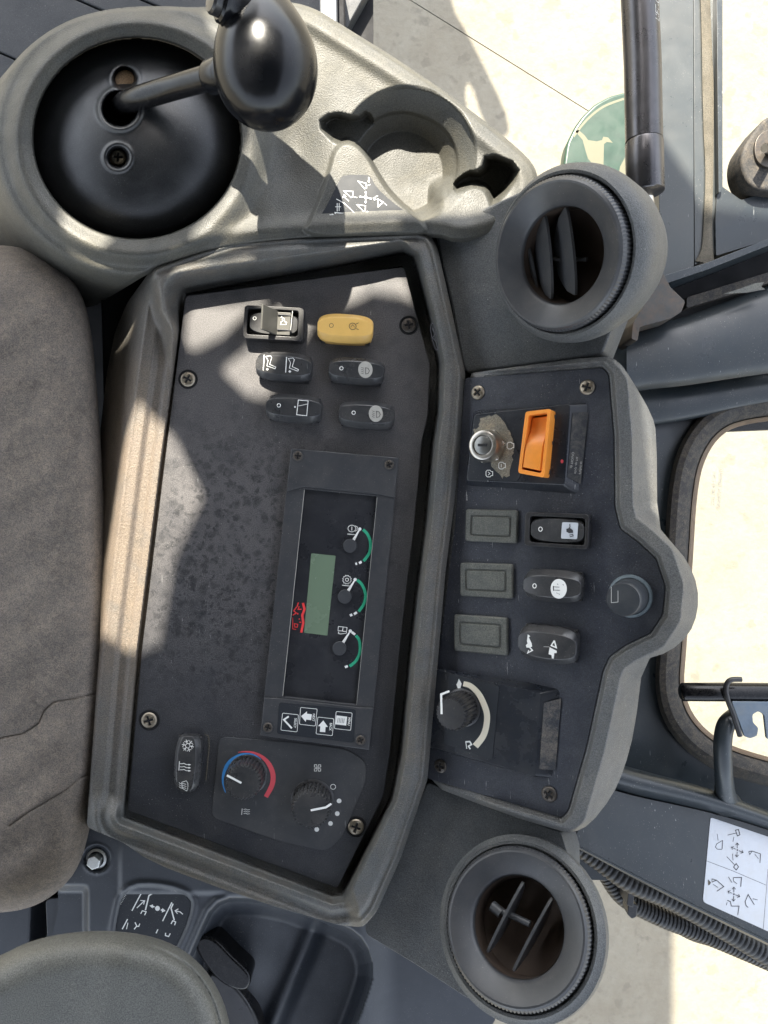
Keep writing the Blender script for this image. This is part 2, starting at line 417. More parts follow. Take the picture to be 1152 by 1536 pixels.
# ================================================================== GROUND
gz = -1.65
def gpt(u, v): return P(u, v, gz)
g0 = thing('ground', None, None, kind='structure'); del_ = None
part('concrete', [(-60, -60, gz-.004), (60, -60, gz-.004), (60, 60, gz-.004), (-60, 60, gz-.004)], [(0, 1, 2, 3)], M_conc, g0)
a, b = gpt(612, -2), gpt(885, 168); d = (b-a).normalized(); nrm = Vector((-d.y, d.x, 0)); A = a-d*50; B = a+d*50
for s in (1, -1):
    o1 = nrm*s*.0014; o2 = nrm*s*40
    prism('slab', [A+o1, B+o1, B+o2, A+o2], [p-Vector((0, 0, .003)) for p in (A+o1, B+o1, B+o2, A+o2)], M_conc, g0, bevel=0)

# ================================================================== SHADE SHEET (unseen, added above the camera; holes cut to shape the sun patches)
ZR = 0.70
def sheetpt(u, v, z):
    p = P(u, v, z); k = (ZR-z)/SUND.z; return (p.x+SUND.x*k, p.y+SUND.y*k)
OPEN = [   # (pixel polygon of the sunlit area, height it lies at)
    ([(296, -30), (560, -30), (640, 80), (820, 220), (812, 290), (720, 322), (650, 333), (560, 342), (420, 345), (352, 368), (300, 388), (292, 372), (352, 300), (385, 215), (375, 110), (320, 60)], .022),
    ([(280, 475), (290, 452), (345, 456), (392, 446), (405, 462), (372, 468), (335, 505), (296, 526), (278, 522)], 0),
    ([(405, 470), (480, 425), (520, 412), (606, 408), (622, 455), (600, 446), (560, 440), (528, 455), (478, 470), (452, 520), (400, 600), (372, 596), (330, 556), (372, 520), (388, 505)], 0),
    ([(188, 640), (214, 610), (262, 655), (306, 745), (280, 800), (262, 840), (240, 970), (205, 985), (150, 955), (150, 830)], .0),
    ([(90, 300), (150, 335), (168, 352), (146, 398), (98, 360)], .028),
    ([(975, 535), (1020, 640), (1010, 800), (985, 790), (958, 600)], .06),
]
def make_shade_sheet():
    from mathutils.geometry import delaunay_2d_cdt
    outer = [(-1.2, -.75), (.44, -.75), (.44, .93), (.142, .98), (.106, 1.03), (.05, 1.14), (-.06, 1.17), (-.25, 1.2), (-.25, 1.95), (-1.2, 1.95)]
    loops = [outer]+[[sheetpt(u, v, z) for u, v in pts] for pts, z in OPEN]
    vs = [Vector(p) for l in loops for p in l]; es = []; b_ = 0
    for l in loops:
        es += [(b_+k, b_+(k+1) % len(l)) for k in range(len(l))]; b_ += len(l)
    vo, eo, fo = delaunay_2d_cdt(vs, es, [], 0, 1e-7)[:3]
    def inside(p, l):
        c = False
        for k in range(len(l)):
            (x1, y1), (x2, y2) = l[k], l[(k+1) % len(l)]
            if (y1 > p.y) != (y2 > p.y) and p.x < (x2-x1)*(p.y-y1)/(y2-y1)+x1: c = not c
        return c
    keep = []
    for f in fo:
        c = sum((vo[k] for k in f), Vector((0, 0)))/len(f)
        if inside(c, outer) and not any(inside(c, l) for l in loops[1:]): keep.append(tuple(f))
    n = len(vo); V_ = [Vector((p.x, p.y, .0015)) for p in vo]+[Vector((p.x, p.y, -.0015)) for p in vo]
    F_ = keep+[tuple(n+k for k in reversed(f)) for f in keep]
    cnt = {}
    for f in keep:
        for k in range(len(f)): e = (f[k], f[(k+1) % len(f)]); cnt[tuple(sorted(e))] = cnt.get(tuple(sorted(e)), [])+[e]
    F_ += [(e[0][1], e[0][0], n+e[0][0], n+e[0][1]) for e in cnt.values() if len(e) == 1]
    o = part('shade_sheet', V_, F_, M_paint); o.location = (0, 0, ZR)
    setp(o, 'unseen added dark sheet with holes cut to shape the sun patches on the console', 'shade sheet'); return o
make_shade_sheet()
ddp = Plane((0, 0, -.6), (0, 0, 1)); kz = (-.6-gz)/SUND.z; shp = []
for u, v in chaikin([(330, -160), (650, -160), (672, 0), (712, 70), (758, 165), (762, 188), (742, 196), (722, 170), (703, 108), (694, 120), (700, 168), (650, 150), (420, 60)], 1):
    p = gpt(u, v); shp.append(Vector((p.x+SUND.x*kz, p.y+SUND.y*kz, -.6)))
dd = thing('shade_panel', 'unseen added dark panel shaped to cast the shadow on the pale ground', 'shade panel', Matrix.Translation(shp[0]))  # added out of view; outline projected back from the ground shadow it casts
prism('shade_panel_skin', [p+Vector((0, 0, .03)) for p in shp], shp, M_paint, dd)

# ================================================================== DARK BACKGROUND TOP LEFT : FLOOR MAT, SILL POST
fm = thing('floor_mat', 'dark ribbed floor mat behind the joystick pod in the top left corner', 'floor mat', zmat(60, 40, -.34))
pl = Plane((0, 0, -.34), (0, 0, 1))
seams = [((-80, 165), (140, 265)), ((-80, 45), (250, 190)), ((-80, -85), (480, 160)), ((20, -80), (520, 130)), ((200, -90), (520, 45)), ((420, -90), (560, -30))]
for i in range(len(seams)-1):
    (a, b), (c, e) = seams[i], seams[i+1]
    px = [(a[0], a[1]-3), (b[0], b[1]-3), e, c]
    plate('rib', pl, px, .006+.001*i, -.01, M_floor, fm, bevel=.0015)
plate('backing', pl, [(-120, -120), (560, -120), (560, 260), (-120, 420)], -.012, -.02, M_void, fm)
dp = thing('door_post', 'short blue grey metal post at the top edge left of the bright ground', 'post', zmat(495, 20, -.30))
plp = Plane((0, 0, -.28), (0, 0, 1))
plate('post', plp, [(478, -40), (505, -40), (507, 70), (480, 70)], 0, -.05, M_paint2, dp, bevel=.002)
plate('trim', plp, [(506, -40), (515, -40), (517, 80), (508, 70)], -.012, -.06, M_void, dp, bevel=.001)

# ================================================================== JOYSTICK POD
POD_OUT = chaikin([(-40, 190), (-30, 150), (0, 118), (40, 70), (92, 34), (150, 15), (220, 8), (310, 12), (420, 0), (470, 10), (520, 42), (600, 91), (700, 160), (785, 228), (808, 258), (806, 300), (790, 330), (700, 370), (640, 350), (352, 368), (235, 402), (175, 440), (120, 470), (40, 430), (-40, 370)], 2)
HUMP = chaikin([(496, 262), (505, 222), (528, 216), (548, 236), (562, 262), (585, 297), (630, 334), (640, 352), (455, 352), (470, 330)], 2)
N1 = chaikin([(474, 186), (500, 167), (534, 176), (552, 160), (575, 190), (548, 232), (528, 214), (506, 218)], 1)
N2 = chaikin([(672, 272), (700, 253), (722, 257), (730, 228), (781, 247), (768, 280), (738, 312), (734, 300), (727, 285), (712, 280), (695, 286), (682, 292)], 1)
def zpod(U, V):
    e = (np.sqrt(((U-206)/156.)**2+((V-207)/151.)**2)-1)*153
    do = sdf(POD_OUT, U, V)
    wr = ss(U+.25*(V-200), 255, 400)                # right of the dome the body goes on level
    ring = .030 - .004*ss(-e, -22, 0) - .010*ss(e, 22, 48) - .10*ss(e, 44, 120)**1.3
    body = .020 - .010*np.exp(-(((U-440)/42.)**2+((V-235)/85.)**2)) + .003*ss(V, 260, 340)
    body = np.where(e < 60, body + .009*(1-ss(e, 14, 52)), body)
    z = ring*(1-wr)+body*wr
    # cup holder
    t = np.zeros_like(U)
    for _ in range(6):
        cx = 612-9*t; cy = 231+27*t; t = np.clip((104-np.hypot(U-cx, V-cy))/(104-60.), 0, 1)
    cup = t*.030 + .003*ss(t, .52, .60)
    cup = np.minimum(cup, .0325)
    hm = 1-ss(sdf(HUMP, U, V), 0, 7)
    lip = ss(V, 262, 300)*ss(U, 640, 668)           # rounded lip at lower right of the cup
    cup = cup*(1-lip*.8)
    n1 = .022*(1-ss(sdf(N1, U, V), -9, 3)); n2 = .030*(1-ss(sdf(N2, U, V), -11, 3))
    dep = np.maximum(np.maximum(cup*(1-hm), n1*(1-hm)), n2)
    z = z-dep
    z = z*(1-hm)+(.0265)*hm
    z = z + .0035*np.exp(-((do+22)/13.)**2)*wr*(dep < .002)
    z = np.where(e < 6, z*ss(e, -4, 2)+(-.045)*(1-ss(e, -4, 2)), z)
    z = z-.006*(1-ss(-do, 0, 9))**2
    return z, (do < 5) & (e > -8)
pod = thing('joystick_pod', 'sunlit grey moulded pod around the joystick with cup holder and small tray', 'console pod', zmat(400, 300, -.05))
hfield('body', -60, 830, -10, 480, 1.5, zpod, M_pod, pod, outline=POD_OUT, skirt=.14)
# decal on the hump
dec_px = chaikin([(516, 262), (552, 262), (556, 265), (565, 282), (590, 304), (612, 320), (615, 336), (610, 335.5), (480, 335), (476, 331), (492, 305), (510, 268)], 1)
PD = Plane((0, 0, .0268), (0, 0, 1))
dl = plate('control_decal', PD, dec_px, .0003, -.001, M_decald, pod, bevel=.0002)
sf = onplane(PD, .0003)
def k5(c): return (460+c[0]/6.4, 250+c[1]/6.4)
def L5(pts, w=1.1, cl=False): return ('l', [k5(p) for p in pts], w, cl)
def arrow(tail, head, w=1.2, hs=3.2, K=lambda p: p):
    t, h = Vector(K(tail)), Vector(K(head)); d = (h-t).normalized(); n = Vector((-d.y, d.x))
    return [('l', [tuple(t), tuple(h-d*hs*.6)], w), ('f', [tuple(h), tuple(h-d*hs+n*hs*.62), tuple(h-d*hs-n*hs*.62)])]
it = [L5([(492, 138), (572, 160), (575, 205), (555, 212)], 1.1, True), L5([(585, 180), (612, 170)], .9), L5([(355, 232), (445, 238), (440, 290), (425, 295)], 1.1, True), L5([(450, 290), (485, 297)], .9),
      L5([(682, 310), (735, 340), (686, 385)], 1.2, True), L5([(745, 350), (770, 370)], .8), L5([(482, 365), (565, 375), (562, 420), (548, 430)], 1.1, True), L5([(570, 432), (605, 462)], .9), L5([(578, 425), (612, 452)], .7),
      L5([(285, 310), (360, 350), (430, 415), (480, 470), (518, 528)], 1.0), L5([(272, 440), (350, 448), (355, 500), (340, 522), (292, 518), (285, 480)], 1.3, True),
      L5([(293, 350), (293, 430)], 1), L5([(312, 350), (312, 425)], 1), L5([(275, 385), (330, 385)], .9), L5([(405, 330), (370, 300), (362, 275)], 1.0), L5([(685, 280), (660, 290), (652, 305)], 1.2), ('f', disc2d(k5((566, 293)), 2.3))]
it += arrow((566, 280), (566, 232), 1.2, 3, k5)+arrow((566, 310), (566, 355), 1.2, 3, k5)+arrow((550, 290), (502, 288), 1.2, 3, k5)+arrow((580, 298), (628, 310), 1.2, 3, k5)
it += arrow((595, 100), (597, 155), 1.2, 3, k5)+arrow((576, 515), (578, 460), 1.2, 3, k5)+arrow((220, 462), (262, 462), 1.2, 3, k5)+[L5([(345, 300), (362, 268), (378, 290)], 1.0), L5([(640, 295), (650, 320), (668, 312)], 1.1)]
printed('symbols', sf, it, M_white, dl)
printed('serial_mark', sf, [L5([(835+i*12, 515), (835+i*12, 528)], 1.1) for i in range(7)], M_grey, dl)

# ---- joystick: dust cover, lever, knob
js = thing('joystick', 'glossy black joystick with ball knob on a bent lever through a domed cover', 'joystick', zmat(205, 207, -.04))
def zdome(U, V):
    r = np.sqrt(((U-205)/154.)**2+((V-209)/150.)**2)
    z = -.022+.055*np.sqrt(np.clip(1-(.93*r)**2, 0.02, 1))
    d1 = np.hypot((U-180), (V-163)/1.0); z = z + .0025*np.exp(-((d1-31)/4.5)**2) - .030*(1-ss(d1, 23, 28))
    for cx, cy, rr in ((187, 118, 19), (177, 236, 17)):
        d2 = np.hypot(U-cx, V-cy); z = z+.0012*np.exp(-((d2-rr-4)/3)**2) - .011*(1-ss(d2, rr-5, rr))
    return z, r < 1.015
hfield('dust_cover', 46, 364, 54, 364, 1.5, zdome, M_dome, js)
def screw_data(r=.005, hgt=.002, seg=48, rings=14, rot=.4):
    v = []; f = []
    for i in range(rings+1):
        q = i/rings
        for s in range(seg):
            a = 2*math.pi*s/seg; rr = r*q; x, y = rr*math.cos(a), rr*math.sin(a)
            z = hgt*(1-.45*q*q)
            if q > .9: z *= 1-(q-.9)*4
            ca, sa = math.cos(rot), math.sin(rot); X, Y = x*ca+y*sa, -x*sa+y*ca
            w_ = r*.13
            def arm(p, t): return max(0, min(1, (w_*1.5-abs(t))/(w_*.5)))*max(0, min(1, (r*.66-abs(p))/(r*.1)))
            k = max(arm(X, Y), arm(Y, X), max(0, min(1, (r*.27-math.hypot(X, Y))/(r*.08))))
            v.append(Vector((x, y, z-k*hgt*.62)))
    for i in range(rings):
        for s in range(seg):
            t = (s+1) % seg; f.append((i*seg+s, (i+1)*seg+s, (i+1)*seg+t, i*seg+t))
    b = len(v)
    for s in range(seg):
        a = 2*math.pi*s/seg; v.append(Vector((r*math.cos(a), r*math.sin(a), -.003)))
    for s in range(seg):
        t = (s+1) % seg; f.append((rings*seg+s, b+s, b+t, rings*seg+t))
    return v, f
SCR = {}
def screw(pl, u, v, rpx, h, material, parent, seat=True):
    m = pl.frame(u, v, h, random.uniform(0, 80)); rr = rpx*((CAM-m.translation).length)/F*.98
    key = (round(rr*2500), material.name)
    if key not in SCR:
        vv, ff = screw_data(rr, rr*.42, rot=.4); me = mesh('screw', vv, ff, sharp=28); me.materials.append(material); SCR[key] = me
    o = link('screw', SCR[key], None, parent); o.matrix_basis = gmat(parent).inverted() @ m
    ks_ = ('s', key)
    if ks_ not in SCR:
        v_, f_ = [], []
        for a_ in (0, 90):
            ca, sa = math.cos(R(a_)+.4), math.sin(R(a_)+.4); L_, W_ = rr*.58, rr*.105
            v_ += [Vector((x*ca-y*sa, x*sa+y*ca, rr*.42*.62+a_*1e-7)) for x, y in ((-L_, -W_), (L_, -W_), (L_, W_), (-L_, W_))]; f_.append(tuple(range(len(v_)-4, len(v_))))
        me = mesh('screw_slot', v_, f_, sharp=0); me.materials.append(M_void); SCR[ks_] = me
    link('screw_slot', SCR[ks_], None, o)
    if seat:   # dark countersunk washer ring round the head
        key2 = ('w', key[0])
        if key2 not in SCR:
            vv, ff = lathe_data([(rr*1.0, .0001), (rr*1.22, .0001), (rr*1.30, .0005), (rr*1.36, .00006)], 32); 
            me = mesh('recess_ring', vv, ff, sharp=0); me.materials.append(M_void); SCR[key2] = me
        o2 = link('screw_recess', SCR[key2], None, o)
    return o
PJ = Plane((0, 0, .006), (0, 0, 1))
gr = plate('packed_grime', PJ, disc2d((187, 119), 15, 15, 24), .008, -.004, M_grime, js, bevel=.001)
screw(PJ, 178, 237, 10, .0155, M_screw, js, seat=False)
plate('packed_grime', PJ, disc2d((178, 237), 15, 14, 24), .0145, .002, M_grime, js)
lp = [tuple(P(186, 172, -.03)), tuple(P(182, 163, .0)), tuple(P(186, 156, .020)), tuple(P(206, 148, .034)), tuple(P(258, 132, .052)), tuple(P(330, 112, .078))]
tube('lever', spline(lp, 8), .0078, M_lever, js, seg=32)
lathe('collar', Matrix.Translation(P(318, 116, .074)) @ (P(330, 112, .078)-P(258, 132, .052)).to_track_quat('Z', 'Y').to_matrix().to_4x4(), [(.0, -.002), (.0095, -.002), (.0105, 0), (.0105, .010), (.012, .012), (.012, .016), (0, .018)], M_gloss, js, seg=40)
def knob():
    rows = [(399, 189, 12), (399, 184, 30), (399, 174, 46), (399, 155, 63), (399, 130, 74), (399, 102, 77.5), (398, 74, 75), (396, 48, 67), (390, 22, 57), (380, -5, 48), (365, -35, 40), (350, -60, 34)]
    sp = spline([(a, b, c) for a, b, c in rows], 5); seg = 64; v = []; f = []
    z0 = .100
    for (u, vv, r) in sp:
        c = P(u, vv, z0)
        rx = r*(H-z0)/F
        for s in range(seg):
            a = 2*math.pi*s/seg
            v.append(c+Vector((math.cos(a)*rx, 0, math.sin(a)*rx*.92)))
    n = len(sp)
    for i in range(n-1):
        for s in range(seg):
            t = (s+1) % seg; f.append((i*seg+s, i*seg+t, (i+1)*seg+t, (i+1)*seg+s))
    f.append(tuple(range(seg-1, -1, -1))); f.append(tuple((n-1)*seg+s for s in range(seg)))
    o = part('knob', v, f, M_gloss, js, sharp=0)
    # thumb boss and button on the upper left of the knob
    b0, b1 = P(372, 20, .112), P(322, -2, .124); q = (b1-b0).to_track_quat('Z', 'Y').to_matrix().to_4x4(); m = Matrix.Translation(b0) @ q
    L_ = (b1-b0).length
    lathe('thumb_boss', m, [(.0135, -.008), (.0120, L_*.35), (.0105, L_*.55), (.0112, L_*.68), (.0112, L_*.8), (.0098, L_*.86), (.0, L_*.86)], M_gloss, o, seg=40)
    lathe('thumb_button', m, [(.0086, L_*.84), (.0086, L_*1.05), (.0075, L_*1.12), (0, L_*1.14)], M_black, o, seg=40)
knob()

# ================================================================== MAIN CONSOLE: BEZEL AND PANEL
PAN = [(278, 444), (606, 400), (625, 474), (645, 547), (642, 623), (633, 660), (622, 780), (609, 890), (597, 1000), (585, 1130), (575, 1195), (506, 1333), (191, 1216), (212, 980), (246, 700)]
BZI = [(279, 441), (342, 428), (500, 400), (606, 378), (620, 385), (642, 470), (657, 545), (655, 620), (648, 665), (638, 780), (624, 890), (612, 1000), (600, 1130), (586, 1198), (513, 1340), (500, 1342), (188, 1224), (209, 980), (244, 700)]
BZO = [(232, 397), (290, 376), (350, 358), (500, 350), (630, 344), (646, 352), (656, 372), (674, 450), (698, 560), (693, 640), (682, 750), (668, 860), (656, 1000), (641, 1170), (602, 1285), (565, 1368), (545, 1391), (510, 1388), (420, 1362), (330, 1332), (250, 1302), (215, 1285), (185, 1264), (140, 1245), (130, 1240), (140, 1100), (150, 960), (152, 800), (150, 650), (160, 560), (172, 500), (190, 455)]
BZO = rnd(BZO, 8, 2)
def zbez(U, V):
    di = sdf(BZI, U, V); do = sdf(BZO, U, V)
    # diagonal split: right+top (w=1), left+bottom (w=0)
    ax, ay, bx, by = 215., 390., 535., 1385.
    cr = ((bx-ax)*(V-ay)-(by-ay)*(U-ax))/math.hypot(bx-ax, by-ay)
    w1 = 1-ss(cr, -14, 14)
    top = 1-ss(V, 430, 480)
    top = (1-ss(V+.1*(U-280), 455, 500))*(1-ss(U, 596, 622))
    wall = 11+top*(36-.048*(U-280)-11)
    # right/top: steep inner wall, round top, outer roll-off
    rt = -.010+.034*ss(di, -1, wall)-.0025*np.exp(-((do+13)/5.)**2)
    rt = rt-.022*(1-ss(di, -1.5, .5))
    rt = rt-.010*(1-ss(-do, 0, 12))**2
    # left: wide stepped sill
    lf = -.007+.0095*ss(di, 0, 5)-.0022*ss(di, 12, 20)+.0036*ss(di, 27, 39)+.0006*np.exp(-((di-53)/3.)**2)-.060*ss(di, 54, 112)**.8
    bt = -.007+.0085*ss(di, 0, 4)+.010*ss(di, 4, 16)-.004*ss(di, 22, 32)+.002*ss(di, 36, 44)-.012*ss(di, 44, 74)
    wb = ss(V-.38*(U-190), 1195, 1240)
    lb = lf*(1-wb)+bt*wb
    z = rt*w1+lb*(1-w1)
    return z, (do < 5) & (di > -20)
con = thing('main_console', 'large dark dusty instrument console panel framed by a thick grey bezel', 'console', zmat(420, 860, -.05))
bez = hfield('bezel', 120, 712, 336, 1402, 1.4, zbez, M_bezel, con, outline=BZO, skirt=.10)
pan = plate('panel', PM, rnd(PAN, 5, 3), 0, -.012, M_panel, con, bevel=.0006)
for u, v, r_, mm in ((613, 488, 10.5, M_screwd), (282, 569, 10.5, M_screw), (224, 1080, 11, M_screw), (534, 1240, 11, M_screw)):
    screw(PM, u, v, r_, 0, mm, con)
printed('tamper_seal', lambda u, v, l=0: P(u, v, .0235+l), [('l', chaikin([(650, 484), (655, 500), (657, 520), (655, 527), (650, 515), (646, 498), (646, 487)], 1), 1.2, True), ('l', [(648, 492), (653, 502), (649, 506), (655, 514)], 1.3)], M_dark, con)
# dark body under everything so that no ground shows between the console and its neighbours
plate('lower_body', Plane((0, 0, -.06), (0, 0, 1)), [(150, 420), (400, 372), (560, 335), (650, 325), (770, 330), (800, 420), (740, 900), (680, 1200), (560, 1378), (320, 1315), (170, 1255)], 0, -.25, M_void, con, bevel=.002)

# climate label plate
cl_px = rnd([(329, 1105), (440, 1114), (520, 1124), (549, 1143), (549, 1172), (513, 1255), (490, 1277), (420, 1262), (317, 1226)], 12, 4)
plate('climate_label', PM, cl_px, .0006, -.001, mat('label_film', (.046, .048, .052), .4, dust=((.10, .098, .095), .55, 30), speck=.3, scratch=.4), con, bevel=.0002)

# ---- instrument cluster
ic = thing('instrument_cluster', 'rectangular gauge cluster with green display and three green arc gauges', 'instrument cluster', PM.frame(493, 900, 0, 96))
CO = [(436.5, 672.5), (598.5, 686.5), (554, 1125), (390, 1103.5)]
CI = [(456.7, 733.5), (565.5, 744.5), (534.6, 1057.5), (424, 1045)]
hc = .0065
def ringplate(name, pl, outer, inner, h1, h0, hin, material, parent, bevel=.0004):
    "flat frame with a rectangular opening; matching counts"
    n = len(outer)
    to = [pl.hit(u, v, h1) for u, v in outer]; ti = [pl.hit(u, v, h1) for u, v in inner]
    bo = [p-pl.n*(h1-h0) for p in to]; bi = [p-pl.n*(h1-hin) for p in ti]
    v = to+ti+bo+bi; f = []
    for i in range(n):
        j = (i+1) % n
        f += [(i, j, n+j, n+i), (i, 2*n+i, 2*n+j, j), (n+i, n+j, 3*n+j, 3*n+i)]
    return part(name, v, f, material, parent, bevel=bevel)
def lerp2(a, b, t): return (a[0]*(1-t)+b[0]*t, a[1]*(1-t)+b[1]*t)
ringplate('frame', PM, CO, CI, hc-.0006, 0, .001, M_ring, ic)
# end caps stand a little proud of the side rails
L1, R1 = lerp2(CO[0], CO[3], .149), lerp2(CO[1], CO[2], .136)
L2, R2 = lerp2(CO[0], CO[3], .868), lerp2(CO[1], CO[2], .857)
g1 = .5
plate('end_cap', PM, [(CO[0][0]+g1, CO[0][1]+g1), (CO[1][0]-g1, CO[1][1]+g1), (R1[0]-g1, R1[1]), (CI[1][0], CI[1][1]-3.5), (CI[0][0], CI[0][1]-3.5), (L1[0]+g1, L1[1])], hc+.0006, hc-.002, M_ring, ic, bevel=.0005)
plate('end_cap', PM, [(L2[0]+g1, L2[1]), (CI[3][0], CI[3][1]+3.5), (CI[2][0], CI[2][1]+3.5), (R2[0]-g1, R2[1]), (CO[2][0]-g1, CO[2][1]-g1), (CO[3][0]+g1, CO[3][1]-g1)], hc+.0006, hc-.002, M_ring, ic, bevel=.0005)
face = plate('face', PM, [lerp2(p, (495, 895), -.01) for p in CI], .0028, .0012, M_face, ic)
printed('worn_edge', onplane(PM, hc-.0006), [('l', [(456.5, 735), (424, 1044)], .8), ('l', [(565.8, 746), (535, 1057)], .5)], M_lens, ic)
for u, v in ((447, 684), (584, 697), (402, 1091), (541, 1110)): screw(PM, u, v, 7.3, hc+.0002, M_screwd, ic)
plate('display', PM, rnd([(467, 830), (503.5, 833.5), (491, 953.5), (456, 949)], 1.5, 2), .0031, .002, M_lcd, ic)
fs = onplane(PM, .0029)
def k6(c): return (490+c[0]/6.144, 770+c[1]/6.144)
gauges = [((217, 298), (305, 145), [(335, 150), (375, 190), (400, 250), (403, 320), (385, 380), (340, 440)], [[(322, 445), (298, 460)], [(280, 463), (264, 467)]]),
          ((168, 765), (262, 610), [(280, 615), (320, 650), (350, 710), (358, 770), (340, 840), (295, 905)], [[(278, 912), (252, 930)], [(236, 932), (215, 942)]]),
          ((120, 1240), (218, 1085), [(270, 1125), (300, 1170), (308, 1240), (300, 1300), (265, 1365), (210, 1410)], [[(232, 1095), (262, 1118)], [(195, 1408), (168, 1418)]])]
for hub, tip, arc, wh in gauges:
    g = k6(hub); gm = PM.frame(g[0], g[1], .0029, 0); inv = gmat(ic).inverted()
    gauge = printed('gauge', fs, [('l', spline([k6(p) for p in arc], 4), 4.3)], M_green, ic)
    for x in wh: printed('scale_mark', fs, [('l', [k6(a) for a in x], 3.6)], M_white, gauge)
    printed('end_dot', fs, [('f', disc2d(k6(tip), 2.5))], M_white, gauge)
    t = k6(tip); d = Vector((t[0]-g[0], t[1]-g[1])).normalized(); n = Vector((-d.y, d.x)); g2 = Vector(g)
    q = [g2+d*3+n*2.6, g2+d*27+n*1.0, g2+d*27-n*1.0, g2+d*3-n*2.6]
    plate('needle', PM, [tuple(p) for p in q], .0046, .0040, M_white, gauge)
    r_ = 10.3*H/F
    lathe('hub', gm, [(r_*.9, 0), (r_, .0008), (r_, .0026), (r_*.94, .0030), (0, .0031)], M_hub, gauge, seg=36)
eng = [('l', [k6(p) for p in disc2d((232, 140), 36, 31, 16)], .9, True), ('l', [k6((190, 190)), k6((268, 197))], 1.2), ('l', [k6((232, 122)), k6((232, 158))], 1), ('l', [k6((262, 115)), k6((282, 125)), k6((280, 155)), k6((262, 165))], .9)]
gear = [('l', [k6((187+ (42 if i % 2 else 34)*math.cos(i*math.pi/12), 612+(42 if i % 2 else 34)*math.sin(i*math.pi/12))) for i in range(24)], .8, True), ('l', [k6(p) for p in disc2d((187, 612), 15, n=10)], .9, True), ('l', [k6((142, 662)), k6((232, 672))], 1.2)]
pump = [('l', [k6(p) for p in ((108, 1042), (188, 1052), (182, 1090), (104, 1080))], .9, True), ('l', [k6((152, 1047)), k6((146, 1085))], .9), ('l', [k6(p) for p in ((112, 1088), (108, 1106), (128, 1112), (180, 1105), (186, 1092))], .9)]
printed('engine_oil_symbol', fs, eng, M_white, ic); printed('gearbox_symbol', fs, gear, M_white, ic); printed('fuel_symbol', fs, pump, M_white, ic)
def k7(c): return (380+c[0]/4.43, 880+c[1]/4.43)
printed('red_reflection', fs, [('l', [k7(p) for p in ((330, 108), (340, 150), (325, 190), (332, 240), (318, 305))], 3.6), ('l', [k7(p) for p in ((300, 105), (292, 130), (268, 160), (285, 175), (262, 190))], 1.6), ('l', [k7(p) for p in ((320, 150), (298, 150), (305, 130))], 1.8),
    ('l', [k7(p) for p in ((262, 205), (262, 280), (285, 285))], 1.0), ('l', [k7(p) for p in ((272, 245), (295, 250), (292, 270), (275, 268))], 1.2, True), ('f', disc2d(k7((295, 180)), 1.2)), ('f', disc2d(k7((305, 215)), 1)), ('l', [k7((306, 235)), k7((318, 238))], 1.6), ('l', [k7((320, 262)), k7((332, 262))], 1.8)], M_red, ic)  # red reflection of lit marks, painted on the face as strokes
def k8(c): return (410+c[0]/8.86, 1050+c[1]/8.86)
keypad = plate('keypad', PM, rnd([k8(p) for p in ((75, 30), (1100, 125), (1070, 570), (45, 450))], 4, 3), hc+.0009, hc, M_decald, ic, bevel=.0002)
ks = onplane(PM, hc+.0009)
def bb(*pts): return ('l', rnd([k8(p) for p in pts], 1.6, 2), .75, True)
boxes = [((835, 152), (1048, 172), (1028, 403), (812, 380)), ((362, 98), (583, 120), (558, 346), (347, 322)), ((592, 226), (804, 250), (784, 474), (567, 450)), ((122, 173), (334, 197), (316, 424), (100, 400))]
for bx in boxes: printed('button_outline', ks, [bb(*bx)], M_white, keypad)
printed('menu_symbol', ks, [('f', [k8(p) for p in ((838, 205), (982, 222), (968, 340), (822, 322))])], M_white, keypad)
printed('menu_lines', lambda u, v, l=0: PM.hit(u, v, hc+.00105+l), [('l', [k8((862+i*20, 238+i*2)), k8((854+i*20, 300+i*2))], .7) for i in range(5)], M_dark, keypad)
printed('next_arrow', ks, [('f', [k8(p) for p in ((368, 215), (448, 150), (446, 182), (512, 190), (502, 268), (436, 260), (430, 290))])], M_white, keypad)
printed('back_arrow', ks, [('f', [k8(p) for p in ((664, 272), (726, 358), (694, 358), (690, 428), (618, 422), (624, 350), (594, 346))])], M_white, keypad)
printed('select_tick', ks, [('l', [k8(p) for p in ((205, 218), (140, 262), (246, 376))], 2.6)], M_white, keypad)
for s_, (u, v), sz in (('MENU', (1006, 284), 3.4), ('NEXT', (534, 232), 3.4), ('BACK', (760, 355), 3.4), ('SELECT', (290, 305), 3.4)):
    p = k8((u, v)); text('lettering', s_, ks, p[0], p[1], sz, 96, M_white, keypad, bold=.02, sx_=.92)

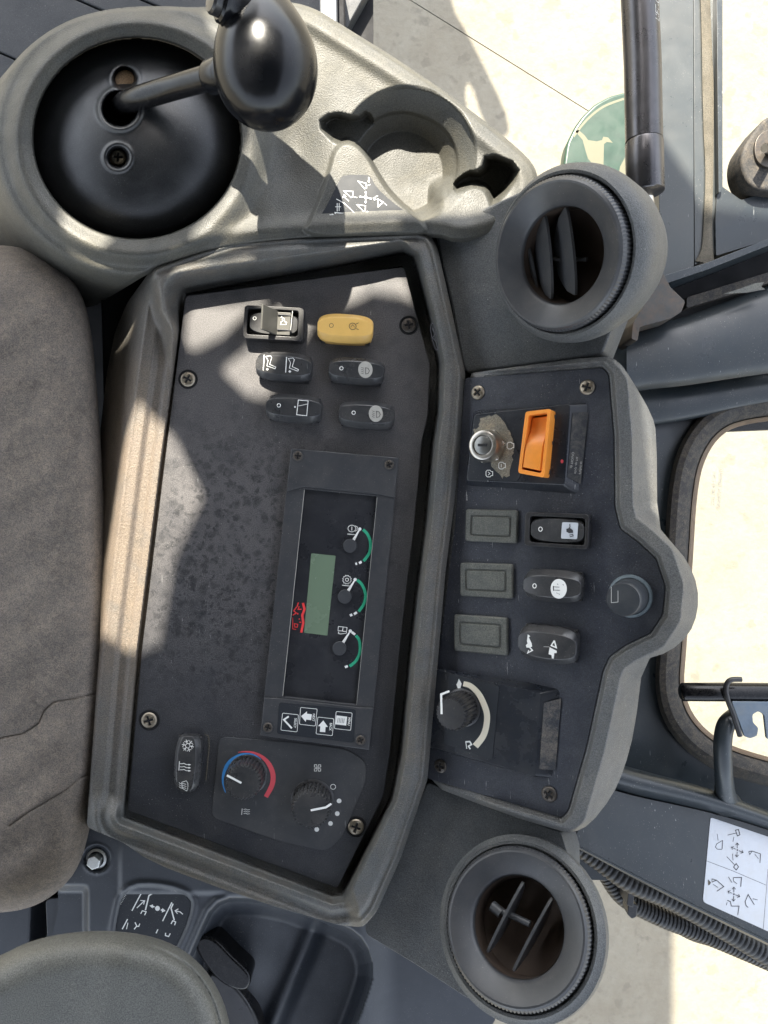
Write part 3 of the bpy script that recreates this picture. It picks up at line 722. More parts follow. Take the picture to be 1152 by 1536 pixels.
# ================================================================== ROCKER SWITCHES
RK = {}
def rocker_mesh(L_, W_, h, band, arch, tilt, key):
    if key in RK: return RK[key]
    n = 64; V_ = []; F_ = []
    def loop(L2, W2, z, arc, p=5, bow=0):
        for s in range(n):
            a = 2*math.pi*(s+.5)/n; c, s_ = math.cos(a), math.sin(a); q = (abs(c)**p+abs(s_)**p)**(-1/p)
            x, y = L2/2*c*q, W2/2*s_*q
            y *= 1-bow*(x/(L_/2))**2*.10
            V_.append(Vector((x, y, z+arc*(1-(x/(L_/2))**2)*arch - arc*tilt*x)))
    rings = [(L_*.95, W_*.96, -.004, 0, 6, 0), (L_*.97, W_*.985, h*.3, .3, 5, 1), (L_, W_, h*.60, .6, 4.5, 1), (L_*.985, W_-band*1.6, h*.975, 1, 4.5, 2.2), (L_*.97, W_-band*1.85, h, 1, 4.5, 2.2)]
    for r_ in rings: loop(*r_[:4], p=r_[4], bow=r_[5])
    b0 = len(rings)
    for k in (.85, .65, .4, .15): loop(L_*.97*k, (W_-band*1.85)*k, h, 1, 4.5, 2.2)
    m_ = b0+4
    for i in range(m_-1):
        for s in range(n):
            t = (s+1) % n; F_.append((i*n+s, i*n+t, (i+1)*n+t, (i+1)*n+s))
    F_.append(tuple((m_-1)*n+s for s in range(n)))
    me = mesh('actuator', V_, F_, sharp=22); RK[key] = me; return me
def rocker(pl, cu, cv, Lpx, Wpx, ang, label, face_mat=None, h=.0120, group=None, arch=.0020, tilt=0., items=(), lens=None, lens_items=(), base=True, band=.0045):
    ht = h+arch
    c = pl.hit(cu, cv, ht); m = pl.frame(cu, cv, ht, ang); m.translation = c-pl.n*ht
    a = R(ang); dx = (pl.hit(cu+Lpx/2*math.cos(a), cv+Lpx/2*math.sin(a), ht)-pl.hit(cu-Lpx/2*math.cos(a), cv-Lpx/2*math.sin(a), ht)).length
    dy = (pl.hit(cu-Wpx/2*math.sin(a), cv+Wpx/2*math.cos(a), ht)-pl.hit(cu+Wpx/2*math.sin(a), cv-Wpx/2*math.cos(a), ht)).length
    root = thing('rocker_switch', label, 'switch', m, group)
    me = rocker_mesh(dx, dy, h, band, arch, tilt, (round(dx, 4), round(dy, 4), h, arch, tilt, band)).copy()
    act = link('actuator', me, face_mat or M_black2, root)
    if base: box('base', None, dx*.90, dy*.90, -.002, .0030, M_black, root, local=True, bevel=.0005)
    inv = m.inverted()
    def surf(u, v, l=0):
        p = inv @ pl.hit(u, v, ht); x = p.x
        return m @ Vector((p.x, p.y, h+(1-(x/(dx/2))**2)*arch - tilt*x + .00012 + l))
    if lens: printed('icon_lens', surf, [('f', lens)], M_lens, act)
    if lens_items: printed('icon', lambda u, v, l=0: surf(u, v, l+.0001), list(lens_items), M_dark, act)
    if items: printed('icon', surf, list(items), M_white if face_mat is None else M_dark, act)
    return root, surf, act
GRP = 'rocker switches on the main panel'
def kk2(c): return (370+c[0]/4.8, 510+c[1]/4.8)
def ring_(c, r, w=1.0): return ('l', disc2d(c, r, n=14), w, True)
# guarded switch
def guarded():
    cu, cv = 410, 484; ht = .011
    m = PM.frame(cu, cv, ht, 3); m.translation = m.translation-PM.n*ht; k = (H-ht)/F
    root = thing('rocker_switch', 'guarded black switch with its small grey flap cover standing open', 'switch', m, GRP)
    W_, D_ = 90*k, 50*k
    O = [(-W_/2, -D_/2), (W_/2, -D_/2), (W_/2, D_/2), (-W_/2, D_/2)]; I = [(-W_/2+.0025, -D_/2+.003), (W_/2-.004, -D_/2+.003), (W_/2-.004, D_/2-.0022), (-W_/2+.0025, D_/2-.0022)]
    O = rnd(O, .003, 4); I = rnd(I, .0025, 4); n = len(O)
    v = [Vector((*p, 0)) for p in O]+[Vector((*p, .010)) for p in O]+[Vector((*p, .010)) for p in I]+[Vector((*p, .001)) for p in I]
    f = []
    for r_ in range(3):
        for i in range(n): j = (i+1) % n; f.append((r_*n+i, r_*n+j, (r_+1)*n+j, (r_+1)*n+i))
    part('housing', v, f, M_black, root, local=True, bevel=.0005)
    act = link('actuator', rocker_mesh(W_-.0085, D_-.007, .0085, .001, .0, .05, 'guard'), M_black2, root)
    # flap: hinge across the middle, free edge raised to the left
    hx, fx = .003, -.0055; y0, y1 = -D_/2+.0035, D_/2-.003; z0, z1 = .0095, .026
    th = .0014
    vv = []
    for (x, z) in ((hx, z0), (fx, z1), (fx-th, z1-.0006), (hx-th, z0-.0006)):
        vv += [Vector((x, y0, z)), Vector((x, y1, z))]
    ff = [(0, 1, 3, 2), (4, 5, 7, 6), (0, 2, 4, 6), (1, 7, 5, 3), (2, 3, 5, 4), (0, 6, 7, 1)]
    fl = part('flap', vv, ff, mat('flap_grey', (.06, .058, .05), .35, var=.2), root, local=True, bevel=.0005)
    box('hinge_plate', None, W_*.30, D_-.0078, .0088, .0098, mat('flap_grey', (0, 0, 0)), root, bevel=.0003, cx=W_*.13, local=True)
    for y in (y0+.004, y1-.003): tube('hinge_arm', [Vector((W_*.30, y, .0095)), Vector((hx, y, .0105))], .0007, M_black, root, seg=8, local=True)
    def c8(p): return (355+p[0]/8.23, 440+p[1]/8.23)
    printed('icon', lambda u, v, l=0: PM.hit(u, v, .0101+l), [('l', [c8(p) for p in ((580, 262), (548, 296), (588, 312), (592, 350), (618, 358), (608, 386), (542, 386), (548, 352), (572, 340), (560, 315))], 1.0), ('l', [c8(p) for p in ((690, 215), (665, 450))], .7)], M_grey, root)
    printed('icon', lambda u, v, l=0: PM.hit(u, v, .0095+l), [ring_(c8((222, 308)), 2.4, .9)], M_white, act)
guarded()
def lampicon(c, s=1.0, fl=1):
    x, y = c
    return [('l', [(x+1*s, y-5*s), (x+5*s, y-4*s), (x+7*s, y), (x+5*s, y+4*s), (x+1*s, y+5*s)], .8, True)]+[('l', [(x-2*s, y-4*s+i*3*s), (x-6*s, y-5.5*s+i*3*s)], .6) for i in range(4)]
rocker(PM, 517.5, 490, 85, 44, 3.5, 'pale yellow rocker switch with a lamp icon, above four black ones', M_yel, items=[ring_((497, 488), 3, .7), ('l', disc2d((529, 489.5), 5.2, 5.0, 14), .8, True), ('l', [(534, 486), (538, 484)], .8), ('l', [(534, 493), (538, 494)], .8), ('l', [(526, 491), (529, 487), (532, 491)], .6)], group=GRP)
sit = lambda ox, oy: [('l', [kk2((ox+a_, oy+b_)) for a_, b_ in ((12, 12), (45, 7), (55, 20), (40, 70), (85, 90), (80, 102), (20, 80), (28, 42))], .9, True), ('l', [kk2((ox, oy)), kk2((ox-7, oy+112))], 1.3), ('l', [kk2((ox+14, oy+105)), kk2((ox+32, oy+105))], 1.6), ('l', [kk2((ox+23, oy+96)), kk2((ox+23, oy+114))], 1.3)]
rocker(PM, 425, 548, 86, 44, 5, 'black rocker switch with two white seat icons, half in sunlight', items=sit(125, 105)+sit(288, 122), group=GRP)
rocker(PM, 534.5, 554.5, 85, 41, 4, 'black rocker switch with round work-lamp lens, in the row below the yellow switch', items=[ring_(kk2((682, 203)), 2.6)], lens=disc2d(kk2((855, 213)), 10.8, 12.6, 28), lens_items=lampicon(kk2((852, 222)), .95), group=GRP)
rocker(PM, 440, 611, 85, 43, 4, 'black rocker switch with a wiper window icon, beside the cluster corner', items=[ring_(kk2((231, 470)), 2.6), ('l', [kk2(p) for p in ((372, 432), (442, 438), (432, 545), (360, 538))], 1.0, True), ('l', [kk2((372, 475)), kk2((440, 460))], .7), ('f', disc2d(kk2((348, 482)), 1.3, n=8))], group=GRP)
rocker(PM, 550, 621, 85, 42, 4, 'black rocker switch with round lamp lens nearest the cluster top edge', items=[ring_(kk2((770, 523)), 2.6)], lens=disc2d(kk2((930, 530)), 10.6, 12.5, 28), lens_items=lampicon(kk2((930, 535)), .95), group=GRP)
# climate mode rocker (vertical)
def kq(c): return (250+c[0]/13.96, 1090+c[1]/13.96)
c0 = (281.3, 1119)
snow = []
for i in range(6):
    a = R(60*i+12); e_ = (c0[0]+9.2*math.cos(a), c0[1]+9.2*math.sin(a)); s_ = (c0[0]+3.6*math.cos(a), c0[1]+3.6*math.sin(a))
    snow.append(('l', [s_, e_], .9))
    for sg in (-1, 1): snow.append(('l', [(c0[0]+5.4*math.cos(a), c0[1]+5.4*math.sin(a)), (c0[0]+8.2*math.cos(a+sg*.42), c0[1]+8.2*math.sin(a+sg*.42))], .7))
snow.append(('l', [(c0[0]+3.6*math.cos(R(60*i+12)), c0[1]+3.6*math.sin(R(60*i+12))) for i in range(6)], .8, True))
heat = [('l', [kq((270, 722)), kq((258, 915))], 1.0)]
for yy in (765, 830, 893):
    heat.append(('l', [kq(p) for p in ((280, yy+5), (330, yy+8), (365, yy-2), (410, yy+24), (470, yy+26))], .9)); heat.append(('f', [kq((460, yy+8)), kq((515, yy+30)), kq((460, yy+46))]))
defr = [('l', [kq(p) for p in ((312, 1168), (412, 1135), (440, 1190), (442, 1260), (425, 1325), (412, 1362), (320, 1300), (318, 1230))], .8, True)]
for i in range(3): defr.append(('l', [kq(p) for p in ((255, 1175+i*45), (300, 1205+i*45), (340, 1195+i*45), (405, 1212+i*45))], .8))
rocker(PM, 279, 1148, 86, 40, 94, 'tall black rocker switch with snowflake, heater and defrost icons', items=snow+heat+defr, group='climate switches', band=.0035, h=.009)
printed('tmp', onplane(PM, .0003), [('l', [(257+50, 1101), (313, 1104), (314, 1120), (312, 1140), (309, 1170)], 1.6)], M_dirt, con).name = 'dirt_line'

# ================================================================== ROTARY KNOBS
def knobthing(name, pl, top, base, rpx, h, label, pointer, material=M_black2, seat_r=1.25, teeth=30, cat='knob', h0=0):
    """top: px of the cap centre, base: px of the foot centre; axis along the plane normal"""
    c = pl.hit(top[0], top[1], h); m = pl.frame(top[0], top[1], h, 0); m.translation = c-pl.n*(h-h0)
    r = rpx*(CAM-c).length/F*.96
    hh = h-h0
    root = thing(name, label, cat, m)
    lathe('skirt', None, [(r*1.12, 0), (r*1.12, .0012), (r*1.04, .002), (r*.9, .0022)], M_black, root, seg=64, local=True)
    lathe('grip', None, [(r*1.0, .002), (r*1.03, .0025), (r*1.0, hh*.8), (r*.97, hh*.93), (r*.90, hh), (r*.5, hh+.0002), (0, hh+.0002)], material, root, seg=teeth*8, teeth=(teeth, r*.09, {0, 1, 2, 3, 4}), local=True, sharp=40)
    printed('pointer', lambda u, v, l=0: pl.hit(u, v, h+.0005+l), [('l', pointer, 3.2)], M_white, root)
    return root
tk = knobthing('temperature_knob', PM, (364.5, 1174), (373, 1164), 27, .017, 'black serrated temperature knob inside the blue and red ring scale', [(340.5, 1163), (362, 1174.5)])
fk = knobthing('fan_knob', PM, (465.7, 1214.8), (472, 1205), 29, .017, 'black serrated fan knob with white dots beside it, below the cluster', [(466, 1215.5), (489, 1211), (497, 1205.5)])
cs = onplane(PM, .0006)
def kc(c): return (320+c[0]/5.009, 1100+c[1]/5.009)
def arcband(pts_w, K):
    "variable width band from (x,y,w)"
    P2 = [Vector(K((a_, b_))) for a_, b_, _ in pts_w]; Lp = []; Rp = []
    for i, p in enumerate(P2):
        d = (P2[min(i+1, len(P2)-1)]-P2[max(i-1, 0)]).normalized(); n = Vector((-d.y, d.x)); w_ = pts_w[i][2]/2
        Lp.append(p+n*w_); Rp.append(p-n*w_)
    return Lp, Rp
def band(name, pts_w, K, surf, material, parent):
    Lp, Rp = arcband(spline(pts_w, 5), K); V_ = [surf(p.x, p.y) for p in Lp]+[surf(p.x, p.y) for p in Rp]; n = len(Lp)
    return part(name, V_, [(i, i+1, n+i+1, n+i) for i in range(n-1)], material, parent, sharp=0, fixn=False)
band('blue_scale', [(92, 445, 1.2), (72, 380, 2.2), (78, 300, 4.2), (115, 225, 6), (180, 178, 6.5), (250, 160, 5.5), (310, 168, 3.5), (360, 195, 1)], kc, cs, M_blue, con)
band('red_scale', [(185, 143, 1), (235, 138, 2), (300, 145, 3.2), (370, 180, 5.0), (420, 235, 6.8), (448, 310, 7.4), (440, 390, 7.4), (395, 478, 6.5)], kc, lambda u, v, l=0: PM.hit(u, v, .0008+l), M_pink, con)
printed('dial_dots', cs, [('f', disc2d(kc(p), 3.5, n=18)) for p in ((945, 508), (931, 603), (880, 677), (777, 722))]+[('l', disc2d(kc((900, 402)), 3.8, n=20), .9, True)], M_white, con)
fc = kc((783, 260)); fan = []
for i in range(4):
    a = R(45+90*i); fan.append(('l', [(fc[0]+1*math.cos(a), fc[1]+1*math.sin(a)), (fc[0]+5*math.cos(a-.5), fc[1]+5*math.sin(a-.5)), (fc[0]+6.6*math.cos(a), fc[1]+6.6*math.sin(a)), (fc[0]+5*math.cos(a+.5), fc[1]+5*math.sin(a+.5))], .75, True))
printed('fan_symbol', cs, fan, M_white, con)
printed('heat_symbol', cs, [('l', [kc((217, 565)), kc((213, 612))], .9)]+[('l', [kc(p) for p in ((228, y), (242, y-5), (256, y+3), (274, y))], .7) for y in (573, 588, 604)], M_white, con)

# ================================================================== RIGHT-HAND PANEL
side = thing('side_panel', 'navy side panel with ignition switch and blank plugs, edged by a grey moulded rim', 'panel', PR.frame(800, 850, -.02, 0))
SPI = [(697, 567), (760, 562), (904, 551), (913, 562), (921, 660), (922, 760), (930, 793), (956, 812), (984, 838), (998, 880), (994, 922), (976, 950), (940, 967), (914, 985), (904, 1008), (880, 1120), (852, 1217), (842, 1227), (760, 1203), (638, 1167), (656, 1000), (682, 790)]
SPO = chaikin([(690, 562), (760, 552), (905, 533), (928, 541), (948, 570), (978, 622), (985, 650), (986, 788), (1006, 812), (1032, 842), (1047, 880), (1047, 918), (1034, 952), (1004, 978), (965, 990), (952, 1095), (936, 1155), (918, 1195), (885, 1237), (860, 1249), (842, 1247), (760, 1222), (630, 1172), (640, 1100), (650, 1000), (676, 790)], 1)
def zsur(U, V):
    di = sdf(SPI, U, V); do = sdf(SPO, U, V); b = PR.zarr(U, V)
    right = ss(U, 700, 760)
    z = b+.0005-.003*(1-ss(di, -3, 0))+.0075*ss(di, 3, 8)*right
    z = z-.0010*np.clip(di-27, 0, 200)
    z = z-.004*(1-ss(-do, 0, 8))**2
    return z, (do < 5) & (di > -12)
hfield('rim', 615, 1060, 522, 1260, 1.6, zsur, M_sur, side, outline=SPO, skirt=.09)
plate('panel', PR, rnd(SPI, 5, 3), .0012, -.012, M_navy, side, bevel=.0005)
plate('back_body', Plane((0, 0, -.05), (0, 0, 1)), [(690, 500), (905, 490), (960, 640), (965, 980), (900, 1180), (856, 1270), (660, 1230)], 0, -.10, M_void, side)
hp = .0012
# raised ignition block with sloping dusty flank
blk_t = [(711.5, 621.5), (855, 606), (846, 727), (699.5, 721)]
blk_b = [(710, 614), (889, 603), (873, 745), (697, 730)]
blk = plate('ignition_block', PR, rnd(blk_t, 5, 4), .0085, hp-.002, M_navy2, side, basepx=rnd(blk_b, 9, 4), bevel=.0006)
thr_t = [(652, 1004), (812, 1040), (803, 1165), (642, 1119)]
thr_b = [(652, 1001), (849, 1032), (836, 1170), (641, 1122)]
thb = plate('throttle_block', PR, rnd(thr_t, 5, 4), .0075, hp-.002, M_navy2, side, basepx=rnd(thr_b, 9, 4), bevel=.0006)
def flank(name, t0, t1, b0, b1, h, parent, material):
    "thin dirt layer lying on the sloping right flank of a block"
    a_ = PR.hit(*t0, h); b_ = PR.hit(*t1, h); c_ = PR.hit(*b1, hp); d_ = PR.hit(*b0, hp)
    def q(s, t): return a_*(1-s)*(1-t)+b_*s*(1-t)+c_*s*t+d_*(1-s)*t
    n_ = (b_-a_).cross(d_-a_).normalized()
    if n_.z < 0: n_ = -n_
    V_ = [q(s, t)+n_*.00025 for s, t in ((.08, .15), (.92, .15), (.92, .88), (.08, .88))]
    part(name, V_, [(0, 1, 2, 3)], material, parent, sharp=0)
    return lambda u, v, l=0: _hit(a_+n_*.0005, n_, u, v)
def _hit(o, n, u, v):
    r_ = ray(u, v); return CAM+r_*((o-CAM).dot(n)/r_.dot(n))
fsurf = flank('worn_label', (855, 610), (846, 722), (887, 608), (873, 738), .0085, blk, mat('worn_label_film', (.016, .018, .022), .5, dust=((.17, .15, .115), .75, 110), speck=.6))
flank('dust_layer', (811, 1046), (803, 1162), (847, 1036), (836, 1166), .0075, thb, M_dirty)
plate('ignition_label', PR, rnd([(713, 625), (754, 620.5), (786, 702), (776, 722), (702, 719)], 3, 3), .0089, .0080, M_decald, blk, bevel=.0001)
worn = [(721, 627), (745, 622), (760, 640), (767, 655), (771, 672), (768, 690), (764, 712), (752, 716), (742, 706), (735, 690), (712, 672), (711, 645), (717, 640)]
wr_ = []
random.seed(3)
for i in range(len(worn)):
    a_, b_ = worn[i], worn[(i+1) % len(worn)]
    for k in range(4): t = k/4; wr_.append((a_[0]*(1-t)+b_[0]*t+random.uniform(-2.2, 2.2), a_[1]*(1-t)+b_[1]*t+random.uniform(-2.2, 2.2)))
printed('worn_patch', onplane(PR, .0090), [('f', wr_)], mat('worn_label_paint', (.16, .15, .12), .7, dust=((.36, .28, .17), .7, 90), speck=.5, grain=(900, .5, 'n')), blk)
for i, c in enumerate(((764.7, 668.4), (752, 698.4), (733, 710.3))):
    x, y = c
    it = [('l', [(x-4, y-3), (x-2, y-5), (x+2, y-5), (x+4, y-3), (x+6, y-3), (x+6, y+3), (x+4, y+3), (x+2, y+5), (x-2, y+5), (x-4, y+3)], 1.0, True)]
    if i == 1: it.append(('l', [(x, y-2.5), (x, y+2.5)], 1.0))
    if i == 2: it.append(('l', [(x-1, y-2.5), (x+2, y), (x-1, y+2.5)], .9))
    printed('engine_symbol', lambda u, v, l=0: PR.hit(u, v, .0093+l), it, M_white, blk)
text('lettering', 'se before', fsurf, 871, 702, 3.6, 97, M_lens, blk); text('lettering', 'art up, cycle', fsurf, 864.5, 698, 3.6, 97, M_lens, blk); text('lettering', 'ON/OFF fo', fsurf, 858, 690, 3.6, 97, M_lens, blk)
printed('pink_dot', lambda u, v, l=0: PR.hit(u, v, .0086+l), [('f', disc2d((843, 692), 2.2, 3, 12))], M_pink, blk)
for u, v, r_ in ((717, 589, 10.5), (881, 581, 11.5), (661, 1149, 9.5), (824, 1191, 11)):
    screw(PR, u, v, r_, hp, M_screw if r_ > 10 and v < 1000 else M_screwd, side, seat=False)

# ignition switch
m = PR.frame(723.5, 667.5, .024, 0); tr = m.translation.copy(); m.translation = tr-PR.n*(.024-.0088)
ig = thing('ignition_switch', 'round steel key switch with hexagonal nut and a narrow key slot', 'ignition switch', m)
r0 = 24*(CAM-tr).length/F
nut = [Vector((r0*1.12*math.cos(R(60*i+10)), r0*1.12*math.sin(R(60*i+10)), 0)) for i in range(6)]
prism('nut', [m @ (p+Vector((0, 0, .0055))) for p in nut], [m @ p for p in nut], M_steel, ig, bevel=.0008)
lathe('barrel', None, [(r0*1.02, .005), (r0*1.04, .007), (r0*.96, .012), (r0*.90, .0145), (r0*.78, .0152), (r0*.62, .0150), (r0*.60, .0140), (r0*.60, .0135)], M_steel, ig, seg=56, local=True)
lathe('key_plug', None, [(r0*.59, .0130), (r0*.59, .0143), (r0*.52, .0148), (0, .0148)], mat('plug_metal', (.20, .20, .19), .35, .8, var=.2), ig, seg=48, local=True)
box('key_slot', m, r0*.62, r0*.16, .0147, .01515, M_void, ig, bevel=0)
# orange rocker in its box
OT = [(788, 617.5), (826, 613), (816, 716.5), (776.8, 709.5)]
m = PR.frame(802, 664, .0085, 95)
orr = thing('hazard_switch', 'tall orange rocker switch in a raised orange housing beside the key switch', 'switch', m)
OI = [(793, 622.5), (821, 619), (812, 710), (782, 704)]
ot, oi = rnd(OT, 4, 3), rnd(OI, 3.5, 3)
ringplate('housing', PR, ot, oi, .0205, .0085, .010, M_org, orr, bevel=.0006)
# sculpted rocker: high lower half, dished upper half
def orange_rocker():
    V_ = []; F_ = []; n = 22
    for i in range(n+1):
        t = i/n; lft = lerp2(OI[0], OI[3], t); rgt = lerp2(OI[1], OI[2], t)
        lft = (lft[0]+.8, lft[1]+(.8 if i == 0 else -.8 if i == n else 0)); rgt = (rgt[0]-.8, rgt[1]+(.8 if i == 0 else -.8 if i == n else 0))
        h = .0135+.0065*(1/(1+math.exp(-(t-.42)*16)))
        if i == 0 or i == n: hs = [.009]*6
        else: hs = [.009, h-.0014, h-.0001, h, h-.0001, h-.0014]+[.009]; hs = hs[:6]
        for j in range(8):
            s = (0, 0.001, .06, .35, .65, .94, .999, 1)[j]; hh = (.009, h-.0012, h-.0002, h, h, h-.0002, h-.0012, .009)[j]
            if i in (0, n): hh = .009
            p = lerp2(lft, rgt, s); V_.append(PR.hit(p[0], p[1], h if False else .0195)+PR.n*(hh-.0195))
    for i in range(n):
        for j in range(7): F_.append((i*8+j, i*8+j+1, (i+1)*8+j+1, (i+1)*8+j))
    part('actuator', V_, F_, M_org, orr, sharp=35)
orange_rocker()
def sidept(u, v):   # point on the right-hand wall of the orange housing
    a_ = PR.hit(826, 613, .0205); b_ = PR.hit(816, 716.5, .0205); n_ = (b_-a_).cross(PR.n).normalized()
    if n_.x < 0: n_ = -n_
    return _hit(a_+n_*.0003, n_, u, v)
for q in ([(828, 662), (831, 662), (831, 667), (828, 667)], [(832, 622), (834, 622), (834, 628), (832, 628)], [(825, 704), (827, 704), (826, 711), (823, 712)]):
    part('clip_hole', [sidept(*p) for p in q], [(0, 1, 2, 3)], M_dark, orr, sharp=0)

# blank plugs
for (cu, cv, Lp, Wp, ang, lab) in ((736.5, 789, 78, 50, 2, 'blank grey cover plug just below the key switch block'), (729, 870.5, 79, 52, 2.5, 'blank grey cover plug between two others, left of the round icon switch'), (720.5, 952, 80, 57, 4.5, 'blank grey cover plug just above the throttle knob')):
    h_ = .0035; m = PR.frame(cu, cv, h_, ang); c = m.translation.copy(); m.translation = c-PR.n*(h_-hp); a_ = R(ang)
    dx = (PR.hit(cu+Lp/2, cv, h_)-PR.hit(cu-Lp/2, cv, h_)).length; dy = (PR.hit(cu, cv+Wp/2, h_)-PR.hit(cu, cv-Wp/2, h_)).length*.98
    t = thing('blank_plug', lab, 'blank plug', m, 'blank plugs in the side panel')
    def rr(k1, k2): return [Vector((p[0], p[1], 0)) for p in rnd([(-dx/2*k1, -dy/2*k2), (dx/2*k1, -dy/2*k2), (dx/2*k1, dy/2*k2), (-dx/2*k1, dy/2*k2)], .002, 3)]
    lay = [(1, 1, -.001), (1, 1, .0022), (.96, .94, .0030), (.80, .66, .0030), (.78, .63, .0020), (.74, .58, .0020), (.70, .52, .0032)]
    V_ = []; n = 16
    for k1, k2, z in lay: V_ += [p+Vector((0, 0, z)) for p in rr(k1, k2)]
    F_ = [(i*n+s, i*n+(s+1) % n, (i+1)*n+(s+1) % n, (i+1)*n+s) for i in range(len(lay)-1) for s in range(n)]+[tuple((len(lay)-1)*n+s for s in range(n))]
    part('cover', V_, F_, M_blank, t, local=True, bevel=.0002, sharp=25)

G2 = 'rocker switches on the side panel'
def kr(c): return (770+c[0]/6.146, 760+c[1]/6.146)
# framed switch with digger square
m_, = (None,)
def framed():
    cu, cv = 834, 795.5; ht = .0095; m = PR.frame(cu, cv, ht, 3); m.translation = m.translation-PR.n*(ht-hp)
    dx = (PR.hit(cu+47, cv, ht)-PR.hit(cu-49, cv, ht)).length; dy = (PR.hit(cu, cv+25.5, ht)-PR.hit(cu, cv-26, ht)).length
    root = thing('rocker_switch', 'framed black rocker switch with a white square digger icon', 'switch', m, G2)
    O = rnd([(-dx/2, -dy/2), (dx/2, -dy/2), (dx/2, dy/2), (-dx/2, dy/2)], .003, 4); I = rnd([(-dx/2+.0035, -dy/2+.0025), (dx/2-.0025, -dy/2+.0025), (dx/2-.0025, dy/2-.0025), (-dx/2+.0035, dy/2-.0025)], .0025, 4); n = len(O)
    hh = ht-hp
    v = [Vector((*p, 0)) for p in O]+[Vector((*p, hh)) for p in O]+[Vector((*p, hh)) for p in I]+[Vector((*p, .001)) for p in I]
    f = [(r_*n+i, r_*n+(i+1) % n, (r_+1)*n+(i+1) % n, (r_+1)*n+i) for r_ in range(3) for i in range(n)]
    part('housing', v, f, M_black, root, local=True, bevel=.0005)
    act = link('actuator', rocker_mesh(dx-.0065, dy-.0055, hh-.0004, .0012, .0, -.02, 'framed'), M_black2, root)
    act.location = (.0004, 0, 0)
    S = onplane(PR, ht+.0006)
    printed('icon', S, [('l', disc2d(kr((250, 207)), 2.7, 3.2, 14), 1.1, True)], M_white, act)
    printed('icon_lens', S, [('f', rnd([kr(p) for p in ((450, 142), (600, 148), (588, 300), (438, 294))], 2, 2))], M_decalw, act)
    printed('icon', lambda u, v, l=0: PR.hit(u, v, ht+.0009+l), [('l', [kr(p) for p in ((520, 160), (522, 190), (512, 195))], 1.3), ('f', [kr(p) for p in ((488, 205), (520, 195), (548, 215), (552, 240), (515, 245), (490, 232))]), ('l', [kr(p) for p in ((515, 262), (548, 256), (552, 270), (520, 278))], 1.1)], M_dark, act)
framed()
mach = lambda pts: [kr(p) for p in pts]
PRS = Plane(PR.o+PR.n*hp, PR.n)
rocker(PRS, 826, 880, 89, 49, 4, 'glossy black rocker switch with a white round lens of arrows', items=[('l', disc2d(kr((193, 731)), 2.7, 3.3, 14), 1.2, True), ('f', disc2d(kr((418, 757)), 12, 14.8, 28))], lens_items=[('l', mach(((370, 730), (372, 775))), 1.3), ('l', mach(((370, 738), (425, 742))), .8), ('l', mach(((372, 768), (430, 772))), .8)]+[('l', mach(((x, y), (x+8, y+10))), .8) for x, y in ((405, 710), (455, 715), (400, 792), (418, 800))], group=G2)
b1 = [('f', mach(((130, 1178), (155, 1195), (140, 1205), (150, 1225), (168, 1262), (172, 1290), (150, 1302), (118, 1300), (112, 1280), (128, 1262), (122, 1240)))), ('l', mach(((150, 1300), (175, 1325), (130, 1350), (140, 1325))), 1.8)]
b2 = [('l', mach(((378, 1235), (350, 1280), (395, 1300), (378, 1235))), 2.0), ('f', mach(((335, 1295), (400, 1330), (398, 1350), (378, 1350), (372, 1400), (355, 1398), (352, 1368), (325, 1360)))), ('l', mach(((280, 1290), (335, 1293))), .4)]
rocker(PRS, 818.5, 968.5, 90, 55, 8, 'glossy black rocker switch with two white digger silhouettes', items=b1+b2, group=G2)

# socket with cap
m = PR.frame(945.5, 894, hp+.001, 0); m.translation = m.translation
r1 = 30*(CAM-m.translation).length/F
sk = thing('power_socket', 'round dark capped power socket with a pale blue grey ring', 'socket', m)
lathe('ring', None, [(r1*1.0, -.001), (r1*1.02, .001), (r1*.98, .0022), (r1*.88, .0026), (r1*.82, .0015), (r1*.80, -.001)], mat('pale_ring', (.11, .14, .155), .4, var=.2), sk, seg=56, local=True)
lathe('cap', None, [(r1*.86, .0), (r1*.84, .004), (r1*.80, .014), (r1*.78, .0215), (r1*.72, .0228), (0, .0230)], mat('socket_cap', (.030, .034, .040), .4, grain=(1500, .1, 'n'), dust=((.09, .09, .085), .4, 80)), sk, seg=48, local=True)
sc_ = lambda u, v, l=0: _hit((m @ Vector((0, 0, .0233))), PR.n, u, v)
printed('cap_mark', sc_, [('l', [(917, 880), (917, 904), (927, 903), (927, 886)], .8)], M_grey, sk)

# throttle dial
pt = plate('throttle_label', PR, rnd([(675, 1010), (749, 1029.5), (738.5, 1140), (664, 1115)], 4, 3), .0081, .0070, M_decald, thb, bevel=.0002)
ts = onplane(PR, .0081)
def kt(c): return (620+c[0]/3.84, 980+c[1]/3.84)
band('speed_scale', [(288, 175, 7.5), (330, 188, 8), (375, 232, 8.5), (405, 290, 9), (424, 350, 9), (420, 420, 9), (400, 480, 9.5), (357, 535, 10)], kt, ts, M_cream, pt)
printed('rabbit_symbol', ts, [('f', [kt(p) for p in ((262, 145), (270, 160), (278, 175), (270, 205), (255, 200), (248, 180), (256, 165))])], M_white, pt)
printed('turtle_symbol', ts, [('l', [kt(p) for p in ((300, 510), (325, 508), (335, 525), (318, 535), (328, 552))], 2.2), ('l', [kt(p) for p in ((302, 510), (308, 550))], 1.2)], M_white, pt)
knobthing('throttle_knob', PR, (676, 1071.5), (705, 1075), 26.5, .029, 'black ribbed throttle knob standing tall over the cream speed arc', [kt((208, 218)), kt((160, 236)), kt((163, 350))], M_black, teeth=26, h0=.0081)

